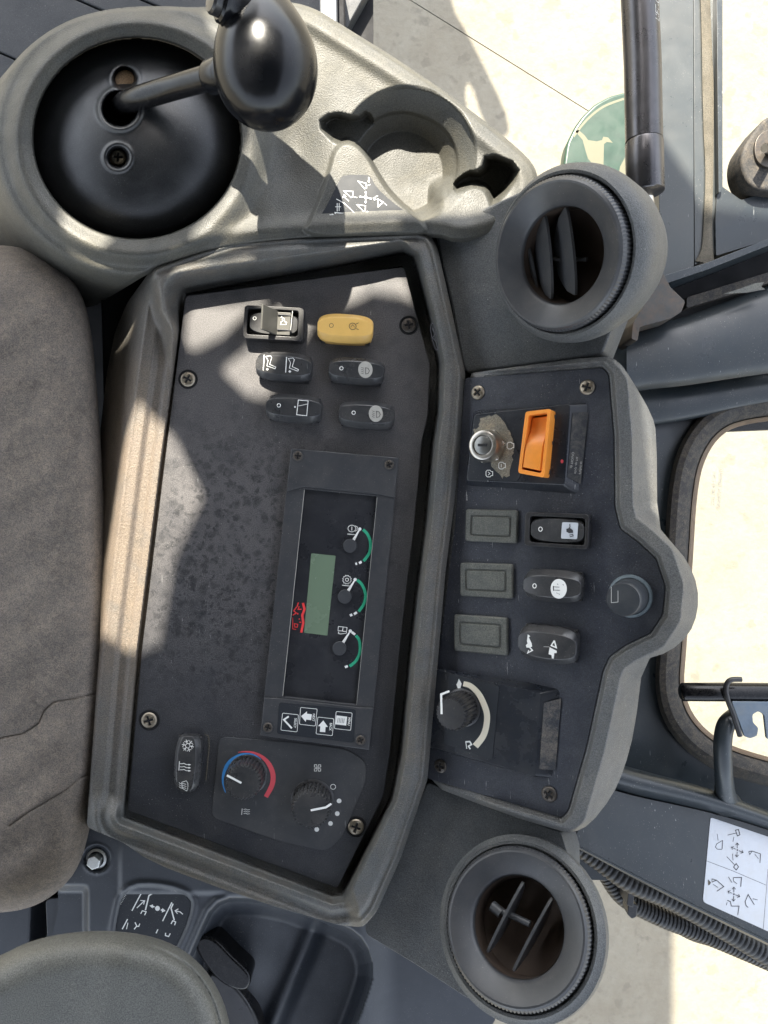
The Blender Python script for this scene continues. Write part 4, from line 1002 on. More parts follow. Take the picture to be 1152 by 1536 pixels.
# ================================================================== AIR DUCTS WITH ROUND VENTS
def vent(center, z, n, R_, label, ductlabel, rot, vane_px, depth=.027, seed=0, duct=None):
    c = P(center[0], center[1], z); n = Vector(n).normalized()
    x = Vector((math.cos(R(rot)), math.sin(R(rot)), 0)); x = (x-n*x.dot(n)).normalized(); y = n.cross(x)
    m = Matrix((x, y, n)).transposed().to_4x4(); m.translation = c
    lathe('vent_shell', m, [(R_*.95, -depth*2.4), (R_*1.10, -depth*1.7), (R_*1.185, -depth*1.0), (R_*1.20, -depth*.75), (R_*1.185, -depth*.45), (R_*1.14, -.0085), (R_*1.09, -.0055), (R_*1.05, -.0060), (R_*1.05, -.0115), (R_*.95, -.0120)], M_duct, duct, seg=96, sharp=30)
    t = thing('air_vent', label, 'air vent', m, 'round air vents')
    lathe('knurled_rim', None, [(R_*1.02, -.012), (R_*1.02, -.002), (R_*.985, .0005)], M_ring, t, seg=110*6, teeth=(120, R_*.016, {0, 1}), local=True, sharp=25)
    lathe('ring', None, [(R_*.99, -.002), (R_*.985, .0008), (R_*.955, .0022), (R_*.93, .0024), (R_*.80, -.0002), (R_*.69, -.0042), (R_*.655, -.0052), (R_*.645, -.0060), (R_*.635, -.010), (R_*.63, -.020)], M_ring, t, seg=96, local=True, sharp=30)
    lathe('throat', None, [(R_*.632, -.008), (R_*.62, -.027), (R_*.3, -.032), (0, -.032)], M_brown, t, seg=64, local=True)
    return t, m
d1 = thing('air_duct', 'upper grey air duct moulding with a flat face beside the joystick pod', 'air duct', zmat(740, 450, -.05), 'air ducts')
PT = Plane(P(675, 450, .008), (-.42, -.10, 1))
plate('face', PT, rnd([(652, 350), (664, 340), (842, 258), (890, 300), (940, 440), (905, 530), (890, 534), (700, 560), (694, 552), (676, 455)], 6, 3), 0, -.06, M_duct, d1, bevel=.0025)
va, mA = vent((834, 384), .088, (-.684, -.237, .681), .0461, 'upper round air vent with two upright vanes, beside the gas strut', '', 0, None, duct=d1)
d2 = thing('air_duct', 'lower grey air duct moulding with a flat face below the side panel', 'air duct', zmat(680, 1300, -.05), 'air ducts')
PB = Plane(P(640, 1300, .004), (-.36, .16, 1))
plate('face', PB, rnd([(641, 1173), (740, 1213), (842, 1249), (858, 1300), (860, 1440), (760, 1520), (700, 1497), (625, 1448), (549, 1402), (547, 1388), (598, 1285)], 6, 3), 0, -.06, M_duct, d2, bevel=.0025)
vb, mB = vent((773, 1389), .070, (-.40, .43, .80), .0474, 'lower round air vent with two slanted vanes and brown inside', '', 0, None, depth=.022, duct=d2)
def vane(root, m, a_px, b_px, wid, depth, lean, zz=-.010):
    "curved blade between two pixel points measured in the vent's own plane"
    pl = Plane(m @ Vector((0, 0, zz)), m.to_3x3() @ Vector((0, 0, 1)))
    a_, b_ = pl.hit(*a_px), pl.hit(*b_px); d = (b_-a_); n_ = pl.n; s = d.normalized().cross(n_)
    down = (-n_*math.cos(R(lean))+s*math.sin(R(lean))).normalized(); th = d.normalized().cross(down)*.0009
    V_ = []; N_ = 14
    for i in range(N_+1):
        t = i/N_; bul = math.sin(math.pi*t)**.6; p = a_+d*t
        e0 = p+(-down)*wid*bul*.55; e1 = p+down*(depth*(.05+.95*bul))
        for q in (e0+th, e1+th, e1-th, e0-th): V_.append(q)
    F_ = [(i*4+j, i*4+(j+1) % 4, (i+1)*4+(j+1) % 4, (i+1)*4+j) for i in range(N_) for j in range(4)]+[(3, 2, 1, 0), tuple(N_*4+j for j in range(4))]
    part('vane', V_, F_, M_ring, root, sharp=40)
vane(va, mA, (818, 322), (828, 448), .006, .018, 58)
vane(va, mA, (850, 310), (864, 442), .006, .022, 58)
vane(va, mA, (788, 352), (806, 440), .004, .012, 58, -.014)
vane(vb, mB, (785, 1323), (731, 1428), .006, .016, 0)
vane(vb, mB, (828, 1347), (770, 1456), .006, .016, 0)
tube('vane_link', [mA @ Vector(q) for q in ((-.012, -.002, -.018), (.012, -.002, -.018))], .0014, M_ring, va, seg=10)
q1 = Plane(mB @ Vector((0, 0, -.016)), mB.to_3x3() @ Vector((0, 0, 1)))
tube('vane_link', [q1.hit(742, 1362), q1.hit(795, 1386)], .0022, M_ring, vb, seg=10)
tube('vane_pivot', [q1.hit(738, 1358), q1.hit(752, 1370)], .0036, M_ring, vb, seg=10)

# ================================================================== CAB FRAME, RIGHT SIDE
cf = thing('cab_frame', 'dark blue grey painted cab corner frame with crossbeam, window surround and sill', 'cab frame', zmat(1100, 800, -.3))
def zplane(z, nx=0, ny=0): return Plane((P(1060, 800, z)), (nx, ny, 1))
PW = zplane(-.16)
# window surround sheet with rounded opening
WO = [(1060, 560), (1400, 540), (1400, 1330), (1130, 1330), (1040, 1260), (880, 1210), (860, 1180), (880, 500), (960, 560)]
win_in = [(1200, 622), (1120, 630), (1080, 645), (1052, 685), (1040, 740), (1034, 850), (1024, 980), (1020, 1030), (1032, 1072), (1065, 1108), (1110, 1130), (1250, 1165), (1300, 1140), (1310, 650), (1290, 625)]
win_in = chaikin(win_in, 2)
def offset(poly, d):
    n = len(poly); out = []
    ar = sum(poly[i][0]*poly[(i+1) % n][1]-poly[(i+1) % n][0]*poly[i][1] for i in range(n)); sg = 1 if ar > 0 else -1
    for i in range(n):
        a_, c_ = Vector(poly[i-1]), Vector(poly[(i+1) % n]); t = (c_-a_).normalized(); nn = Vector((t.y, -t.x))*sg
        out.append((poly[i][0]+nn.x*d, poly[i][1]+nn.y*d))
    return out
seal_o = offset(win_in, 38)
def sheet_hole(name, pl, hole, outer_fn, h1, h0, material, parent):
    outer = outer_fn
    return ringplate(name, pl, outer, hole, h1, h0, h0, material, parent, bevel=0)
cen = (1170, 890)
def blow(poly, box_):   # push a loop radially onto a rectangle (same count)
    out = []
    for u, v in poly:
        du, dv = u-cen[0], v-cen[1]; k = min((box_[1]-cen[0] if du > 0 else cen[0]-box_[0])/max(abs(du), 1e-6), (box_[3]-cen[1] if dv > 0 else cen[1]-box_[2])/max(abs(dv), 1e-6))
        out.append((cen[0]+du*k, cen[1]+dv*k))
    return out
sheet_hole('window_surround', PW, offset(win_in, 33), blow(seal_o, (850, 1420, 520, 1320)), -.01, -.016, M_paint, cf)
# rubber seal as a rounded strip swept round the opening
def strip(name, pl, inner, outer, prof, material, parent):
    "prof [(t,h)] : t 0 = inner edge, 1 = outer edge"
    n = len(inner); V_ = []; F_ = []
    for t, h in prof:
        for i in range(n):
            p = lerp2(inner[i], outer[i], t); V_.append(pl.hit(p[0], p[1], h))
    for k in range(len(prof)-1):
        for i in range(n):
            j = (i+1) % n; F_.append((k*n+i, k*n+j, (k+1)*n+j, (k+1)*n+i))
    return part(name, V_, F_, material, parent, sharp=40)
wn = thing('side_window', 'rounded cab window with brown-edged rubber seal and faint glass marking', 'window', PW.frame(1170, 890, 0))
strip('seal', PW, win_in, seal_o, [(-.01, -.02), (0, -.004), (.12, .001), (.3, .006), (.6, .0085), (.85, .006), (1, -.002), (1.02, -.012)], M_rubber, wn)
strip('seal_lip', PW, offset(win_in, -5), win_in, [(0, -.012), (.3, -.008), (1.1, -.004), (1.3, .0004)], mat('seal_lip_dirt', (.11, .075, .05), .7, var=.4), wn)
part('pane', [PW.hit(u, v, -.011) for u, v in offset(win_in, 4)], [tuple(range(len(win_in)))], M_glass, wn, sharp=0)
ws = onplane(PW, -.0105)
text('glass_marking', 'CAMERON TEMPERED', ws, 1079, 733, 5.2, -86, M_lens, wn, mirror=True, sx_=.85); text('glass_marking', 'DOT 560 AS-2 M63', ws, 1070, 733, 5.0, -86, M_lens, wn, mirror=True, sx_=.85)
# upper frame: post, gutters, crossbeam  (extruded profiles running across)
def bar(name, pl, px, h1, h0, material, parent, bevel=.003, r=3): return plate(name, pl, rnd(px, r, 3), h1, h0, material, parent, bevel=bevel)
PU = zplane(-.10)
M_post_lit = mat('sunlit_post_paint', (.042, .049, .051), .32, dust=((.08, .075, .065), .35, 18), scratch=.6, speck=.5)  # lighter copy of the cab paint, sunlit brightness put into the colour
bar('post', PU, [(985, -60), (1040, -60), (1041, 400), (990, 420)], 0, -.06, M_post_lit, cf)
bar('post_flange', PU, [(1040.5, -60), (1074, -60), (1076, 250), (1076, 380), (1042, 398)], -.006, -.06, M_post_lit, cf, bevel=.001)
bar('post_edge', PU, [(1074.5, -60), (1084, -60), (1084, 285), (1078, 290)], .002, -.03, M_paint, cf, bevel=.0015)
dpx = [(1056, -60, 14), (1060, 60, 15), (1062, 130, 17), (1063, 200, 15), (1064, 260, 12), (1062, 330, 13), (1061, 372, 17), (1058, 394, 30)]
Lp, Rp = arcband(spline(dpx, 5), lambda p: p); ns = len(Lp)
dv = [PU.hit(*p, -.0045) for p in Lp]+[PU.hit(*lerp2(a_, b_, .5), -.003) for a_, b_ in zip(Lp, Rp)]+[PU.hit(*p, -.0045) for p in Rp]
part('mud_streak', dv, [(k*ns+i, k*ns+i+1, (k+1)*ns+i+1, (k+1)*ns+i) for k in range(2) for i in range(ns-1)], M_dirt, cf, sharp=0)
bar('corner_gusset', PU, [(1077, 275), (1112, 300), (1250, 255), (1250, 330), (1074, 384), (1073, 330)], -.003, -.02, M_paint, cf, bevel=.001)
bar('gutter', PU, [(980, 418), (1060, 394), (1250, 320), (1250, 330), (1062, 404), (985, 430)], .006, -.05, M_paint, cf, bevel=.004)
bar('gutter_channel', PU, [(985, 424), (1062, 400), (1260, 326), (1260, 420), (1020, 490), (960, 500)], -.03, -.08, M_void, cf, bevel=.002)
bar('gutter_shelf', PU, [(1030, 446), (1260, 375), (1260, 392), (1030, 462)], -.018, -.06, M_rubber, cf, bevel=.002)
bar('bracket', PU, [(988, 395), (1005, 430), (1028, 452), (1022, 468), (1005, 478), (960, 490), (956, 512), (947, 508), (950, 484), (968, 455), (980, 420)], .008, -.03, mat('rusty_paint', (.04, .04, .038), .5, dust=((.16, .09, .04), .6, 60), var=.3), cf, bevel=.003)
# crossbeam : rounded tube-like beam
def beam(name, top, bot, z, material, parent, bulge=.035, n=14, lo=-.03):
    "surface between two pixel polylines with a rounded section"
    m_ = len(top); V_ = []; F_ = []
    for k in range(n+1):
        t = k/n
        hgt = z+bulge*math.sin(math.pi*min(1, max(0, t)))**.5 if 0 < t < 1 else z+lo*0
        for i in range(m_):
            p = lerp2(top[i], bot[i], t); V_.append(P(p[0], p[1], hgt))
    F_ = [(k*m_+i, k*m_+i+1, (k+1)*m_+i+1, (k+1)*m_+i) for k in range(n) for i in range(m_-1)]
    return part(name, V_, F_, material, parent, sharp=60)
beam('crossbeam', spline([(940, 500), (975, 488), (1030, 474), (1152, 428), (1260, 385)], 4), spline([(940, 590), (975, 584), (1030, 578), (1152, 560), (1260, 548)], 4), -.125, M_paint, cf, .014)
beam('beam_ledge', spline([(960, 578), (1030, 576), (1152, 558), (1260, 545)], 4), spline([(960, 640), (1030, 630), (1152, 606), (1260, 596)], 4), -.155, M_paint, cf, .008)
plate('dark_gap', PW, [(840, 470), (960, 410), (1060, 380), (1260, 320), (1260, 640), (1010, 650), (1010, 800), (860, 900)], -.02, -.03, M_void, cf)
printed('paint_chip', lambda u, v, l=0: P(u, v, -.1035+l), [('f', [(1085, 441), (1110, 433), (1132, 425), (1146, 423), (1142, 430), (1148, 434), (1120, 439)])], M_blank, cf)
# lower sill: rounded top roll + flat face
PS = Plane(P(1000, 1250, -.10), (.10, .30, 1))
sill_top = spline([(860, 1120), (905, 1138), (960, 1155), (1060, 1182), (1152, 1216), (1280, 1262)], 4)
sill_mid = spline([(830, 1165), (900, 1180), (960, 1196), (1060, 1218), (1152, 1245), (1280, 1290)], 4)
sill_bot = spline([(790, 1240), (812, 1243), (900, 1288), (1010, 1345), (1152, 1415), (1280, 1478)], 4)
beam('sill_roll', sill_top, sill_mid, -.115, M_paint, cf, .018)
def sillface(t, i): 
    p = lerp2(sill_mid[i], sill_bot[i], t); return PS.hit(p[0], p[1], 0)
V_ = []; F_ = []; m_ = len(sill_mid)
prof = [(-.04, -.02), (0, 0), (.97, 0), (.985, .004), (1.0, .004), (1.012, 0), (1.02, -.03)]
for t, h in prof:
    for i in range(m_):
        p = lerp2(sill_mid[i], sill_bot[i], t); V_.append(PS.hit(p[0], p[1], h))
F_ = [(k*m_+i, k*m_+i+1, (k+1)*m_+i+1, (k+1)*m_+i) for k in range(len(prof)-1) for i in range(m_-1)]
part('sill_face', V_, F_, M_paint, cf, sharp=40)
plate('sill_back', zplane(-.19), [(780, 1150), (1300, 1150), (1300, 1440), (1152, 1400), (900, 1280), (812, 1235)], 0, -.02, M_void, cf)
# white instruction sticker on sill
ST = [(1066, 1226), (1152, 1255), (1230, 1281), (1222, 1440), (1152, 1397), (1057, 1354), (1054.5, 1350)]
st = plate('instruction_sticker', PS, rnd(ST, 3, 2), .0006, 0, M_decalw, cf)
sts = onplane(PS, .0006)
def k9(c): return (1040+c[0]/8.08, 1210+c[1]/8.08)
def l9(pts, w=.8, cl=False): return ('l', [k9(p) for p in pts], w, cl)
I9 = [l9([(155, 655), (470, 775), (880, 950)], .6), l9([(905, 760), (890, 950), (845, 1510)], .6), l9([(415, 345), (525, 318)], .9), l9([(510, 285), (548, 278), (565, 340), (535, 355)], 1.2, True), l9([(355, 408), (285, 450), (268, 490), (290, 515), (345, 518)], .9), l9([(355, 408), (348, 515)], 1.1),
      l9([(405, 605), (500, 705)], .9), l9([(520, 690), (548, 730), (520, 768), (488, 732)], 1.2, True), l9([(670, 545), (712, 538), (815, 572), (808, 680)], 1.1), l9([(670, 545), (685, 580), (712, 540)], .9), l9([(480, 425), (492, 365)], .7), l9([(290, 330), (300, 410)], .7), l9([(475, 570), (482, 650)], .7), l9([(790, 630), (745, 575)], .7),
      l9([(225, 915), (280, 890), (370, 968), (285, 1025)], 1.1), l9([(225, 915), (228, 875), (280, 890)], .8), l9([(485, 860), (585, 858), (575, 970)], 1.1), l9([(485, 860), (490, 905), (530, 935)], .8), l9([(740, 1190), (665, 1065), (628, 1150), (640, 1200), (665, 1222)], 1.0), l9([(410, 1135), (450, 1150), (462, 1205), (555, 1205), (540, 1310)], 1.0), l9([(780, 1130), (720, 1115)], .7), l9([(240, 940), (300, 980)], .7), l9([(425, 850), (470, 920)], .7), l9([(400, 1195), (410, 1160)], .7)]
for cx, cy in ((533, 525), (492, 1060)):
    I9.append(('f', disc2d(k9((cx, cy)), 1.2, n=10)))
    for dx, dy in ((0, -85), (72, 30), (-5, 85), (-72, -35)):
        h_ = Vector(k9((cx+dx, cy+dy))); t_ = Vector(k9((cx+dx*.25, cy+dy*.25))); d = (h_-t_).normalized(); n_ = Vector((-d.y, d.x))
        I9 += [('l', [tuple(t_), tuple(h_)], .8), ('l', [tuple(h_-d*3.2+n_*2.6), tuple(h_), tuple(h_-d*3.2-n_*2.6)], .8)]
printed('diagram', sts, I9, M_dark, st)
printed('stain', onplane(PS, .0008), [('f', [k9(p) for p in ((178, 880), (215, 920), (200, 945), (180, 955))])], M_dirt, st)
printed('serial_mark', sts, [l9([(150, 980+i*22), (165, 982+i*22)], .8) for i in range(7)], M_grey, st)

# gas strut
M_strut = mat('strut_steel', (.075, .072, .074), .30, .75, var=.2, scratch=.4)
gs = thing('gas_strut', 'black gas strut tube with a bare thin rod, standing before the cab post', 'gas strut', zmat(965, 290, -.03))
def tp(u, v, z): return P(u, v, z)
zs = -.02; k = (H-zs)/F
tube('cylinder', [tp(957, -60, zs), tp(964, 100, zs), tp(966, 212, zs)], 27*k, M_strut, gs, seg=48)
tube('end_sleeve', [tp(966, 211.5, zs), tp(966.3, 216, zs), tp(968, 288, zs), tp(968.2, 291, zs)], [26*k, 27.8*k, 27.5*k, 24*k], M_strut, gs, seg=48)
tube('rod', [tp(971, 285, zs-.004), tp(976, 330, zs-.02), tp(980, 400, zs-.03)], 8.5*k, M_steel, gs, seg=24)
def stsurf(u, v, l=0):
    "front surface of the strut cylinder"
    c = tp(957+7*(v+60)/160., v, zs); x = (P(u, v, zs)-c).x; r_ = 27.15*k
    return Vector((c.x+x, P(u, v, zs).y, zs+math.sqrt(max(0, r_*r_-x*x))+.0002))
text('lettering', 'LIFT-O-MAT', stsurf, 979, 12, 8.5, -90, M_grey, gs, bold=0, sx_=1.0)
# rubber mount at the right edge
rm = thing('rubber_mount', 'black rubber mount with a zinc bolt, cut by the upper right edge', 'rubber mount', zmat(1160, 230, -.12))
PQ = zplane(-.09)
plate('pad', PQ, chaikin([(1128, 200), (1150, 172), (1190, 165), (1230, 175), (1230, 290), (1150, 287), (1125, 280), (1112, 255), (1112, 225)], 3), 0, -.03, M_rubber, rm, bevel=.003)
plate('washer', PQ, chaikin([(1135, 205), (1152, 192), (1190, 195), (1190, 250), (1150, 252), (1136, 243), (1131, 225)], 2), .003, 0, M_screwd, rm, bevel=.0006)
tube('bolt', [PQ.hit(1160, 226, .003), PQ.hit(1148, 222, .022)], .0038, M_steel, rm, seg=20)
lathe('nut', PQ.frame(1160, 226, .003), [(.008, 0), (.008, .006), (.006, .0065)], M_steel, rm, seg=6, sharp=20)

# hanging rail with notched plate
rl = thing('coat_rail', 'dark round rail across the window with a notched steel hook plate', 'rail', zmat(1090, 1100, -.1))
zr = -.085; kr_ = (H-zr)/F
tube('rail', [P(1021, 1038, zr), P(1024, 1038, zr), P(1090, 1038, zr), P(1300, 1040, zr)], [10*kr_, 13.5*kr_, 14*kr_, 14*kr_], M_lever, rl, seg=28)
hp_px = [(1092, 1020), (1108, 1017), (1250, 1022), (1250, 1052), (1101, 1052), (1096, 1055), (1116, 1098), (1121, 1106), (1130, 1107), (1136, 1101), (1137, 1088), (1129, 1080), (1129, 1072), (1137, 1067), (1145, 1072), (1152, 1100), (1170, 1116), (1240, 1118)]
PH = zplane(zr+.012)
plate('hook_plate', PH, rnd([(1097, 1052), (1250, 1054), (1250, 1118), (1168, 1116), (1150, 1108), (1146, 1072), (1138, 1067), (1129, 1072), (1130, 1084), (1138, 1092), (1136, 1104), (1126, 1108), (1117, 1105)], 2.5, 2), -.004, -.007, mat('blued_steel', (.12, .15, .18), .35, .6, dust=((.3, .27, .2), .3, 60), var=.2), rl, bevel=.0006)
sp = spline([(1110, 1104), (1100, 1072), (1091, 1048), (1089, 1030), (1096, 1020), (1112, 1019)], 5)
tube('clip_edge', [PH.hit(a_, b_, -.001) for a_, b_ in sp], .0022, M_black, rl, seg=10)
sp = spline([(1088, 1204, -.112), (1087, 1180, -.100), (1085, 1150, -.09), (1084, 1115, -.085), (1088, 1090, -.085), (1098, 1078, -.088), (1112, 1070, -.095)], 5)
rad = [.0135 if i < 2 else .0105 if i < 5 else .0075 for i in range(len(sp))]
rad = [.0075+.0065*math.exp(-i/2.2) for i in range(len(sp))]
tube('stand_pipe', [P(a_, b_, c_) for a_, b_, c_ in sp], rad, M_paint, rl, seg=24)

# corrugated hoses
def hose(ctrl, r, pitch, label, n=26):
    pts = [P(*c) for c in spline(ctrl, n)]
    Q = [pts[0]]; acc = 0; step = pitch/6
    for a_, b_ in zip(pts, pts[1:]):
        L_ = (b_-a_).length; s = step-acc
        while s < L_: Q.append(a_+(b_-a_)*(s/L_)); s += step
        acc = (acc+L_) % step if L_ < step-acc else L_-(s-step)
    rad = [r*(1-.13*(1 if i % 6 in (0, 1) else 0)) for i in range(len(Q))]
    o = tube('corrugated_hose', Q, rad, M_hose, None, seg=20, sharp=60); setp(o, label, 'hose', 'corrugated hoses under the sill'); return o
hose([(860, 1262, -.17), (900, 1290, -.165), (945, 1322, -.16), (1010, 1350, -.16), (1090, 1395, -.16), (1180, 1450, -.16), (1260, 1500, -.16)], .0105, .0052, 'thick ribbed black hose running right under the sill edge')
hose([(870, 1275, -.20), (905, 1305, -.20), (935, 1345, -.20), (990, 1375, -.2), (1060, 1402, -.2), (1150, 1440, -.2), (1260, 1490, -.2)], .0095, .0042, 'finer ribbed black hose, lower of the pair under the sill')
hose([(860, 1240, -.21), (900, 1280, -.21), (960, 1330, -.215), (1020, 1385, -.215), (1070, 1405, -.22), (1160, 1425, -.23)], .010, .0036, 'ribbed black hose behind the other two, bending down at a tie')
tie = thing('cable_tie', 'small black clip holding the ribbed hoses above the pale ground', 'clip', zmat(950, 1365, -.19))
PTi = zplane(-.175)
plate('strap', PTi, [(945, 1318), (955, 1322), (950, 1362), (940, 1358)], .01, -.02, M_black, tie, bevel=.001)
plate('clip', PTi, rnd([(943, 1352), (957, 1358), (955, 1376), (948, 1379), (941, 1372)], 2, 2), .004, -.012, M_black, tie, bevel=.001)

# green round cap with pale animal emblem, down beside the ground
PG = Plane(P(900, 210, -.45), (0, 0, 1))
gc = thing('green_cap', 'round green cap with a pale leaping animal emblem behind the upper vent', 'cap', PG.frame(925, 220, 0))
circ = [(862, 190), (875, 172), (893, 155), (915, 143), (938, 137), (965, 137), (1000, 150), (1020, 190), (1030, 250), (1010, 320), (940, 345), (870, 320), (850, 285), (845, 250), (850, 215)]
plate('disc', PG, chaikin(circ, 1, k=.15), 0, -.03, M_gcap, gc, bevel=.004)
es = onplane(PG, 0)
printed('emblem_border', es, [('l', spline([(860, 205), (880, 180), (905, 160), (936, 148)], 4), 3.5)], M_gcream, gc)
printed('emblem', es, [('f', [(862, 196), (868, 195), (877, 203), (882, 210), (895, 212), (903, 210), (905, 205), (912, 206), (919, 214), (910, 213), (906, 216), (905, 258), (886, 258), (888, 245), (882, 238), (878, 225), (874, 210)]), ('f', [(938, 235), (930, 250), (928, 262), (945, 262), (945, 238)])], M_gcream, gc)

# ================================================================== BOTTOM LEFT: LOWER CONSOLE, BOOT, SEAT, ARMREST
lc = thing('lower_console', 'blue grey moulded lower console with bolt, decal and black rubber boot', 'console', zmat(300, 1400, -.12))
PL = Plane((0, 0, -.045), (0, 0, 1))
LOUT = chaikin([(96, 1330), (60, 1200), (150, 1180), (260, 1260), (420, 1330), (560, 1370), (700, 1400), (760, 1500), (690, 1620), (420, 1700), (100, 1700), (60, 1480)], 1)
DEC = chaikin([(171, 1400), (176, 1370), (182, 1345), (200, 1330), (232, 1329), (268, 1336), (286, 1348), (288, 1362), (278, 1395), (255, 1440), (170, 1440)], 1)
BOOT = chaikin([(300, 1400), (320, 1358), (352, 1346), (420, 1356), (462, 1370), (520, 1390), (548, 1412), (561, 1455), (548, 1500), (525, 1560), (500, 1640), (260, 1640), (270, 1470)], 1)
def zlow(U, V):
    do = sdf(LOUT, U, V); z = -.045+0*U
    z = z-.010*ss(V-.33*(U-150), 1300, 1330)*(1-ss(U, 240, 330))*0
    db = np.hypot((U-145), (V-1288)); z = z-.004*(1-ss(db, 17, 21))+.0006*np.exp(-((db-22)/2.)**2)
    z = z+.002*ss(U, 175, 185)*(1-ss(V, 1335, 1345))
    z = z-.008*ss(135-U, 0, 12)*ss(V, 1325, 1340)
    dd = sdf(DEC, U, V); z = z+.0015*np.exp(-((dd-5)/4.)**2)-.0012*(1-ss(dd, -1, 2))
    dbo = sdf(BOOT, U, V); z = z-.06*(1-ss(dbo, -12, 2))+.002*np.exp(-((dbo-6)/5.)**2)*(1-ss(U, 330, 400))
    z = z-.012*ss(V, 1335, 1420)*ss(U, 530, 600)
    return z, (do < 5) & (dbo > -14)
hfield('shell', 60, 780, 1180, 1620, 2.0, zlow, M_paint2, lc, outline=LOUT, skirt=.12)
PDl = Plane((0, 0, -.0462), (0, 0, 1))
dcl = plate('lever_decal', PDl, offset(DEC, -1.5), .0006, -.002, M_decald, lc, bevel=.0002)
ds = onplane(PDl, .0006)
def ka(c): return (160+c[0]/8.23, 1310+c[1]/8.23)
def la(pts, w=1.4, cl=False): return ('l', [ka(p) for p in pts], w, cl)
IA = [la([(435, 230), (312, 462)], 1.7), la([(578, 240), (522, 275), (478, 455)], 2.0), la([(420, 500), (440, 462), (488, 475), (468, 515)], 1.5), la([(372, 428), (465, 340)], 1.4), la([(415, 335), (470, 338), (455, 385)], 1.3), ('f', disc2d(ka((627, 433)), 3.6, 3.8, 14)),
      la([(555, 405), (590, 415)], 2.2), la([(540, 402), (565, 392), (562, 420)], 1.5, True), la([(668, 450), (700, 458)], 2.2), la([(716, 462), (692, 440), (688, 474)], 1.5, True), la([(805, 358), (690, 590)], 1.7), la([(820, 375), (795, 430), (835, 580)], 2.0), la([(795, 625), (815, 585), (852, 600), (838, 640)], 1.5),
      la([(940, 505), (905, 475), (845, 462)], 1.4), la([(885, 438), (845, 462), (875, 500)], 1.3), la([(258, 565), (192, 690)], 1.7), la([(262, 610), (245, 690)], 1.2), la([(350, 605), (372, 650), (340, 690)], 1.6), la([(372, 655), (395, 655), (410, 620)], 1.5), la([(632, 692), (610, 740)], 1.6), la([(728, 735), (725, 768), (765, 780), (785, 742)], 1.5)]
printed('symbols', ds, IA, M_white, dcl); printed('serial_mark', ds, [la([(165+i*10, 375-i*18), (180+i*10, 382-i*18)], .9) for i in range(7)], M_grey, dcl)
# hex bolt
m = PL.frame(145, 1288, -.004, 0); rb = 15*(H+.049)/F
lathe('washer', m, [(rb*1.0, -.001), (rb*1.02, .001), (rb*.8, .0014)], M_zinc, lc, seg=40)
hb = [Vector((rb*.72*math.cos(R(60*i+20)), rb*.72*math.sin(R(60*i+20)), 0)) for i in range(6)]
prism('bolt_head', [m @ (p+Vector((0, 0, .0075))) for p in hb], [m @ (p+Vector((0, 0, .0005))) for p in hb], M_zinc, lc, bevel=.0007)
# boot : dished rubber with a fold and a slot
def zboot(U, V):
    dbo = sdf(BOOT, U, V)
    z = -.105+.018*ss(-((U-430)+(V-1400)*.35), -60, 60)
    z = z+.012*np.exp(-(((U-468)+(V-1400)*.42)/16.)**2)
    z = z+.02*(1-ss(-dbo, 0, 25))
    return z, dbo < 4
hfield('boot', 255, 580, 1335, 1640, 2.0, zboot, mat('boot_rubber', (.016, .020, .027), .5, grain=(900, .3, 'n'), dust=((.028, .034, .045), .6, 25), speck=.5), lc)
PBo = Plane((0, 0, -.075), (0, 0, 1))
plate('pedal_arm', PBo, chaikin([(290, 1418), (300, 1403), (322, 1406), (350, 1436), (374, 1458), (377, 1476), (366, 1490), (330, 1478), (300, 1440)], 2), .008, -.02, M_lever, lc, bevel=.003)
plate('linkage', PBo, chaikin([(300, 1450), (345, 1470), (372, 1500), (392, 1540), (404, 1620), (300, 1640)], 2), -.004, -.03, M_black, lc, bevel=.004)
# seat-side panel bits at the far left
sp_ = thing('seat_base_cover', 'blue grey seat base cover with a dark slot at the lower left edge', 'cover', zmat(40, 1400, -.1))
plate('panel', Plane((0, 0, -.07), (0, 0, 1)), [(-120, 1320), (48, 1320), (44, 1420), (20, 1520), (-120, 1520)], 0, -.04, M_paint2, sp_, bevel=.002)
plate('dark_slot', Plane((0, 0, -.13), (0, 0, 1)), [(-200, 340), (330, 300), (330, 600), (240, 1400), (330, 1650), (-200, 1650)], 0, -.04, M_void, sp_)
plate('side_panel', Plane((0, 0, -.06), (0, 0, 1)), rnd([(68, 1348), (170, 1340), (178, 1470), (72, 1450)], 8, 3), 0, -.04, M_paint2, sp_, bevel=.003)

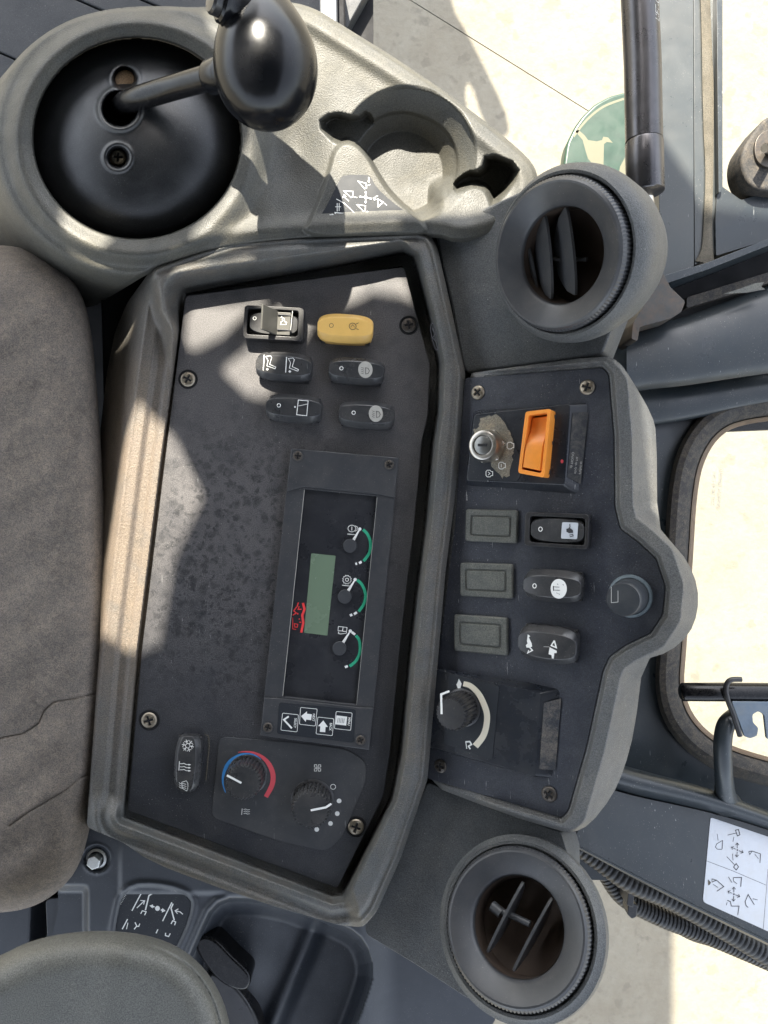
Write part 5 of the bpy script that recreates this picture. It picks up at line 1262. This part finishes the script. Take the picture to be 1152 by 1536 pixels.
SEAT = chaikin([(-120, 372), (0, 366), (45, 374), (92, 400), (124, 440), (138, 500), (147, 600), (156, 740), (162, 880), (161, 980), (152, 1110), (138, 1230), (120, 1300), (88, 1338), (48, 1362), (0, 1370), (-120, 1375)], 2)
def zseat(U, V):
    d = -sdf(SEAT, U, V)
    t = np.clip(d/75., 0, 1); z = -.030+.042*np.sqrt(np.clip(1-(1-t)**2, 0, 1))
    z = z+.0012*np.sin(V/37.+U/60.)*t+.0009*np.sin(V/13.+U/19.)*t
    def crack(pts, dep, w_):
        dm = np.full(U.shape, 1e9)
        for (a_, b_), (c_, e_) in zip(pts, pts[1:]):
            ex, ey = c_-a_, e_-b_; q = np.clip(((U-a_)*ex+(V-b_)*ey)/(ex*ex+ey*ey), 0, 1); dm = np.minimum(dm, np.hypot(U-a_-ex*q, V-b_-ey*q))
        return -dep*np.exp(-(dm/w_)**2)
    z = z+crack([(158, 1038), (120, 1046), (80, 1053), (66, 1065), (58, 1085), (36, 1100), (-60, 1118)], .0018, 1.3)+crack([(150, 1155), (120, 1167), (98, 1185), (70, 1202), (40, 1220), (15, 1238)], .0018, 1.3)
    return z, d > -4
so = hfield('seat_cushion', -90, 172, 358, 1382, 1.8, zseat, M_seat, outline=SEAT, skirt=.07); setp(so, 'worn brown grey fabric seat cushion edge with two cracked creases', 'seat cushion')
ARM = chaikin([(-120, 1480), (0, 1434), (40, 1413), (92, 1400), (150, 1395), (212, 1400), (262, 1416), (300, 1444), (326, 1480), (342, 1520), (352, 1580), (356, 1700), (-120, 1700)], 2)
def zarm(U, V):
    d = -sdf(ARM, U, V); t = np.clip(d/60., 0, 1)
    z = .070+.030*np.sqrt(np.clip(1-(1-t)**2, 0, 1))+.004*np.exp(-(((U-175)+(V-1450)*.1)/40.)**2)
    z = z-.0022*np.exp(-((d-15)/2.2)**2)*ss(U, 200, 300)
    return z, d > -4
ao = hfield('armrest', -90, 366, 1385, 1640, 1.8, zarm, M_arm, outline=ARM, skirt=.06); setp(ao, 'smooth grey green vinyl armrest pad filling the bottom left corner', 'armrest')
